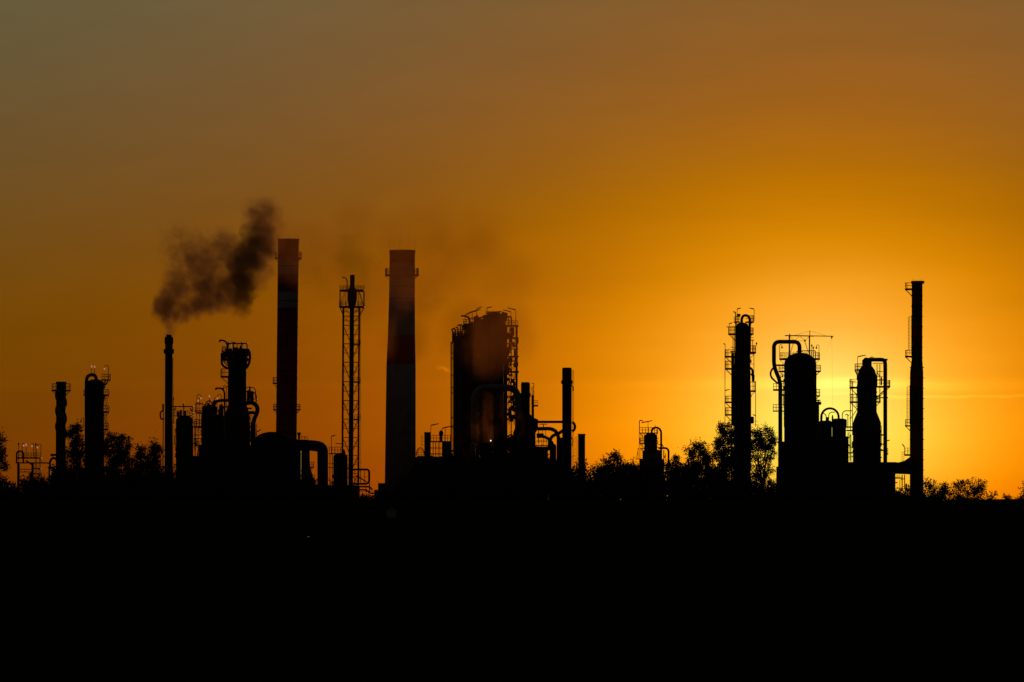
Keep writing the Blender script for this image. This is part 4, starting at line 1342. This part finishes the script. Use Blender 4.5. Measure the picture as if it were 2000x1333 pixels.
# ------------------------------------------------------------------ smoke
def smoke(name, label, Y, blobs, dens, albedo, aniso, nscale, lo, hi, warp, hullpad, hard=.55, rmul=1.0, billow=0.0):
    """soft-edged volume: density falls off round each blob (px, py, radius[, weight, depth]) and is broken up by noise"""
    s = Y / 8000
    px, py = blobs[0][0], blobs[0][1]
    P = [((b[0] - px) * s, (b[4] if len(b) > 4 else 0) * s, (py - b[1]) * s, b[2] * s * rmul, b[3] if len(b) > 3 else 1.0) for b in blobs]
    # hull: a closed skin round the blobs
    import bmesh
    mball = bmesh.new()
    for x, y, z, r, wt in P:
        g = bmesh.ops.create_icosphere(mball, subdivisions=2, radius=r * hullpad)
        bmesh.ops.translate(mball, verts=g['verts'], vec=(x, y, z))
    me = bpy.data.meshes.new(name)
    mball.to_mesh(me)
    mball.free()
    o = bpy.data.objects.new(name, me)
    COL.objects.link(o)
    o.location = ((px - 1000) * s, Y, CAM_Z + (980 - py) * s)
    rm = o.modifiers.new('skin', 'REMESH')
    rm.mode = 'VOXEL'
    rm.voxel_size = min(p[3] for p in P) * .3
    m = bpy.data.materials.new(name)
    m.use_nodes = True
    n = m.node_tree
    n.nodes.clear()
    b = NB(n)
    pos = b.n('ShaderNodeTexCoord').outputs['Object']
    wn = b.noise(pos, nscale * .6, 2, .5, col=True)
    off = b.vm('SCALE', b.vm('SUBTRACT', wn, (.5, .5, .5)), warp)
    q = b.vm('ADD', pos, off)
    f = None
    for x, y, z, r, wt in P:
        d = b.vm('DISTANCE', q, (x, y, z), out='Value')
        v = b.m('MULTIPLY_ADD', d, -wt / r, wt)
        f = v if f is None else b.m('MAXIMUM', f, v)
    nz = b.noise(q if billow else pos, nscale, 6 if billow else 4, .62)
    if billow:
        # noise pushes the edge of each billow in and out
        v = b.smooth(b.m('ADD', f, b.m('MULTIPLY_ADD', nz, billow, -billow * .5)), lo, hi)
        v = b.m('MULTIPLY', v, b.smooth(f, 0.0, .18))
    else:
        v = b.m('MULTIPLY', b.smooth(f, 0.0, hard), b.smooth(nz, lo, hi))
    v = b.m('MULTIPLY', v, dens)
    vol = b.n('ShaderNodeVolumePrincipled')
    vol.inputs['Color'].default_value = (*albedo, 1)
    vol.inputs['Anisotropy'].default_value = aniso
    vol.inputs['Blackbody Intensity'].default_value = 0
    n.links.new(v, vol.inputs['Density'])
    mo = b.n('ShaderNodeOutputMaterial')
    n.links.new(vol.outputs[0], mo.inputs['Volume'])
    me.materials.append(m)
    m.cycles.volume_step_rate = .5 if hasattr(m.cycles, 'volume_step_rate') else 1
    o['label'] = label
    o['category'] = 'smoke'
    o['kind'] = 'stuff'
    return o


smoke('smoke', 'dark smoke plume rising from the flare stack and drifting right', 770,
      [(330, 654, 10, 1.3), (330, 645, 13, 1.2), (329, 634, 17, 1.1), (325, 618, 22, 1.2), (321, 601, 25, 1.7), (343, 617, 20, 1.3), (330, 585, 28, 1.2), (360, 605, 25, 1.3), (382, 596, 28, 1.25), (405, 589, 30, 1.15),
       (428, 582, 30, 1.2), (349, 568, 34, .95), (345, 545, 34, .7), (446, 562, 38, 1.05), (468, 550, 38, 1.4), (468, 518, 38, 1.3), (467, 580, 32, 1.2), (471, 600, 22, .9), (490, 503, 42, 1.2), (506, 480, 44, 1.1),
       (513, 452, 42, .9), (512, 420, 38, .8), (495, 414, 30, .65), (440, 490, 50, .65), (395, 520, 74, .55), (370, 498, 62, .46), (402, 560, 52, .8), (350, 478, 50, .36), (500, 540, 40, .6)],
      .62, (.60, .38, .50), .4, .60, .06, 1.0, 3.5, 1.0, .9, 1.3, billow=1.15)
smoke('smoke', 'thin brown haze of smoke drifting past the two thick chimneys towards the process tower', 765,
      [(545, 455, 60), (600, 490, 80), (670, 510, 85), (725, 545, 80, 1.2), (720, 590, 60), (780, 500, 85), (815, 560, 75, 1.1), (790, 660, 55, 1.4), (860, 500, 100), (930, 480, 90, .8), (930, 650, 80, 1.8), (985, 655, 75, 1.7),
       (960, 690, 60, 1.0), (840, 440, 80, .7), (700, 440, 80, .7), (990, 540, 80, .7)],
      .060, (.62, .29, .12), .6, .14, .12, .85, 6.0, 1.0, .7, 1.15)
smoke('steam', 'small orange-tinted steam wisp at the left foot of the massive process tower', 790,
      [(912, 905, 14), (908, 885, 17), (902, 865, 17), (905, 845, 17, .8), (918, 895, 14), (940, 830, 50, .5), (965, 850, 50, .5), (985, 830, 50, .4), (955, 800, 50, .35)],
      .12, (.75, .36, .15), .6, .4, .30, .65, 2.5, 1.0, .7)
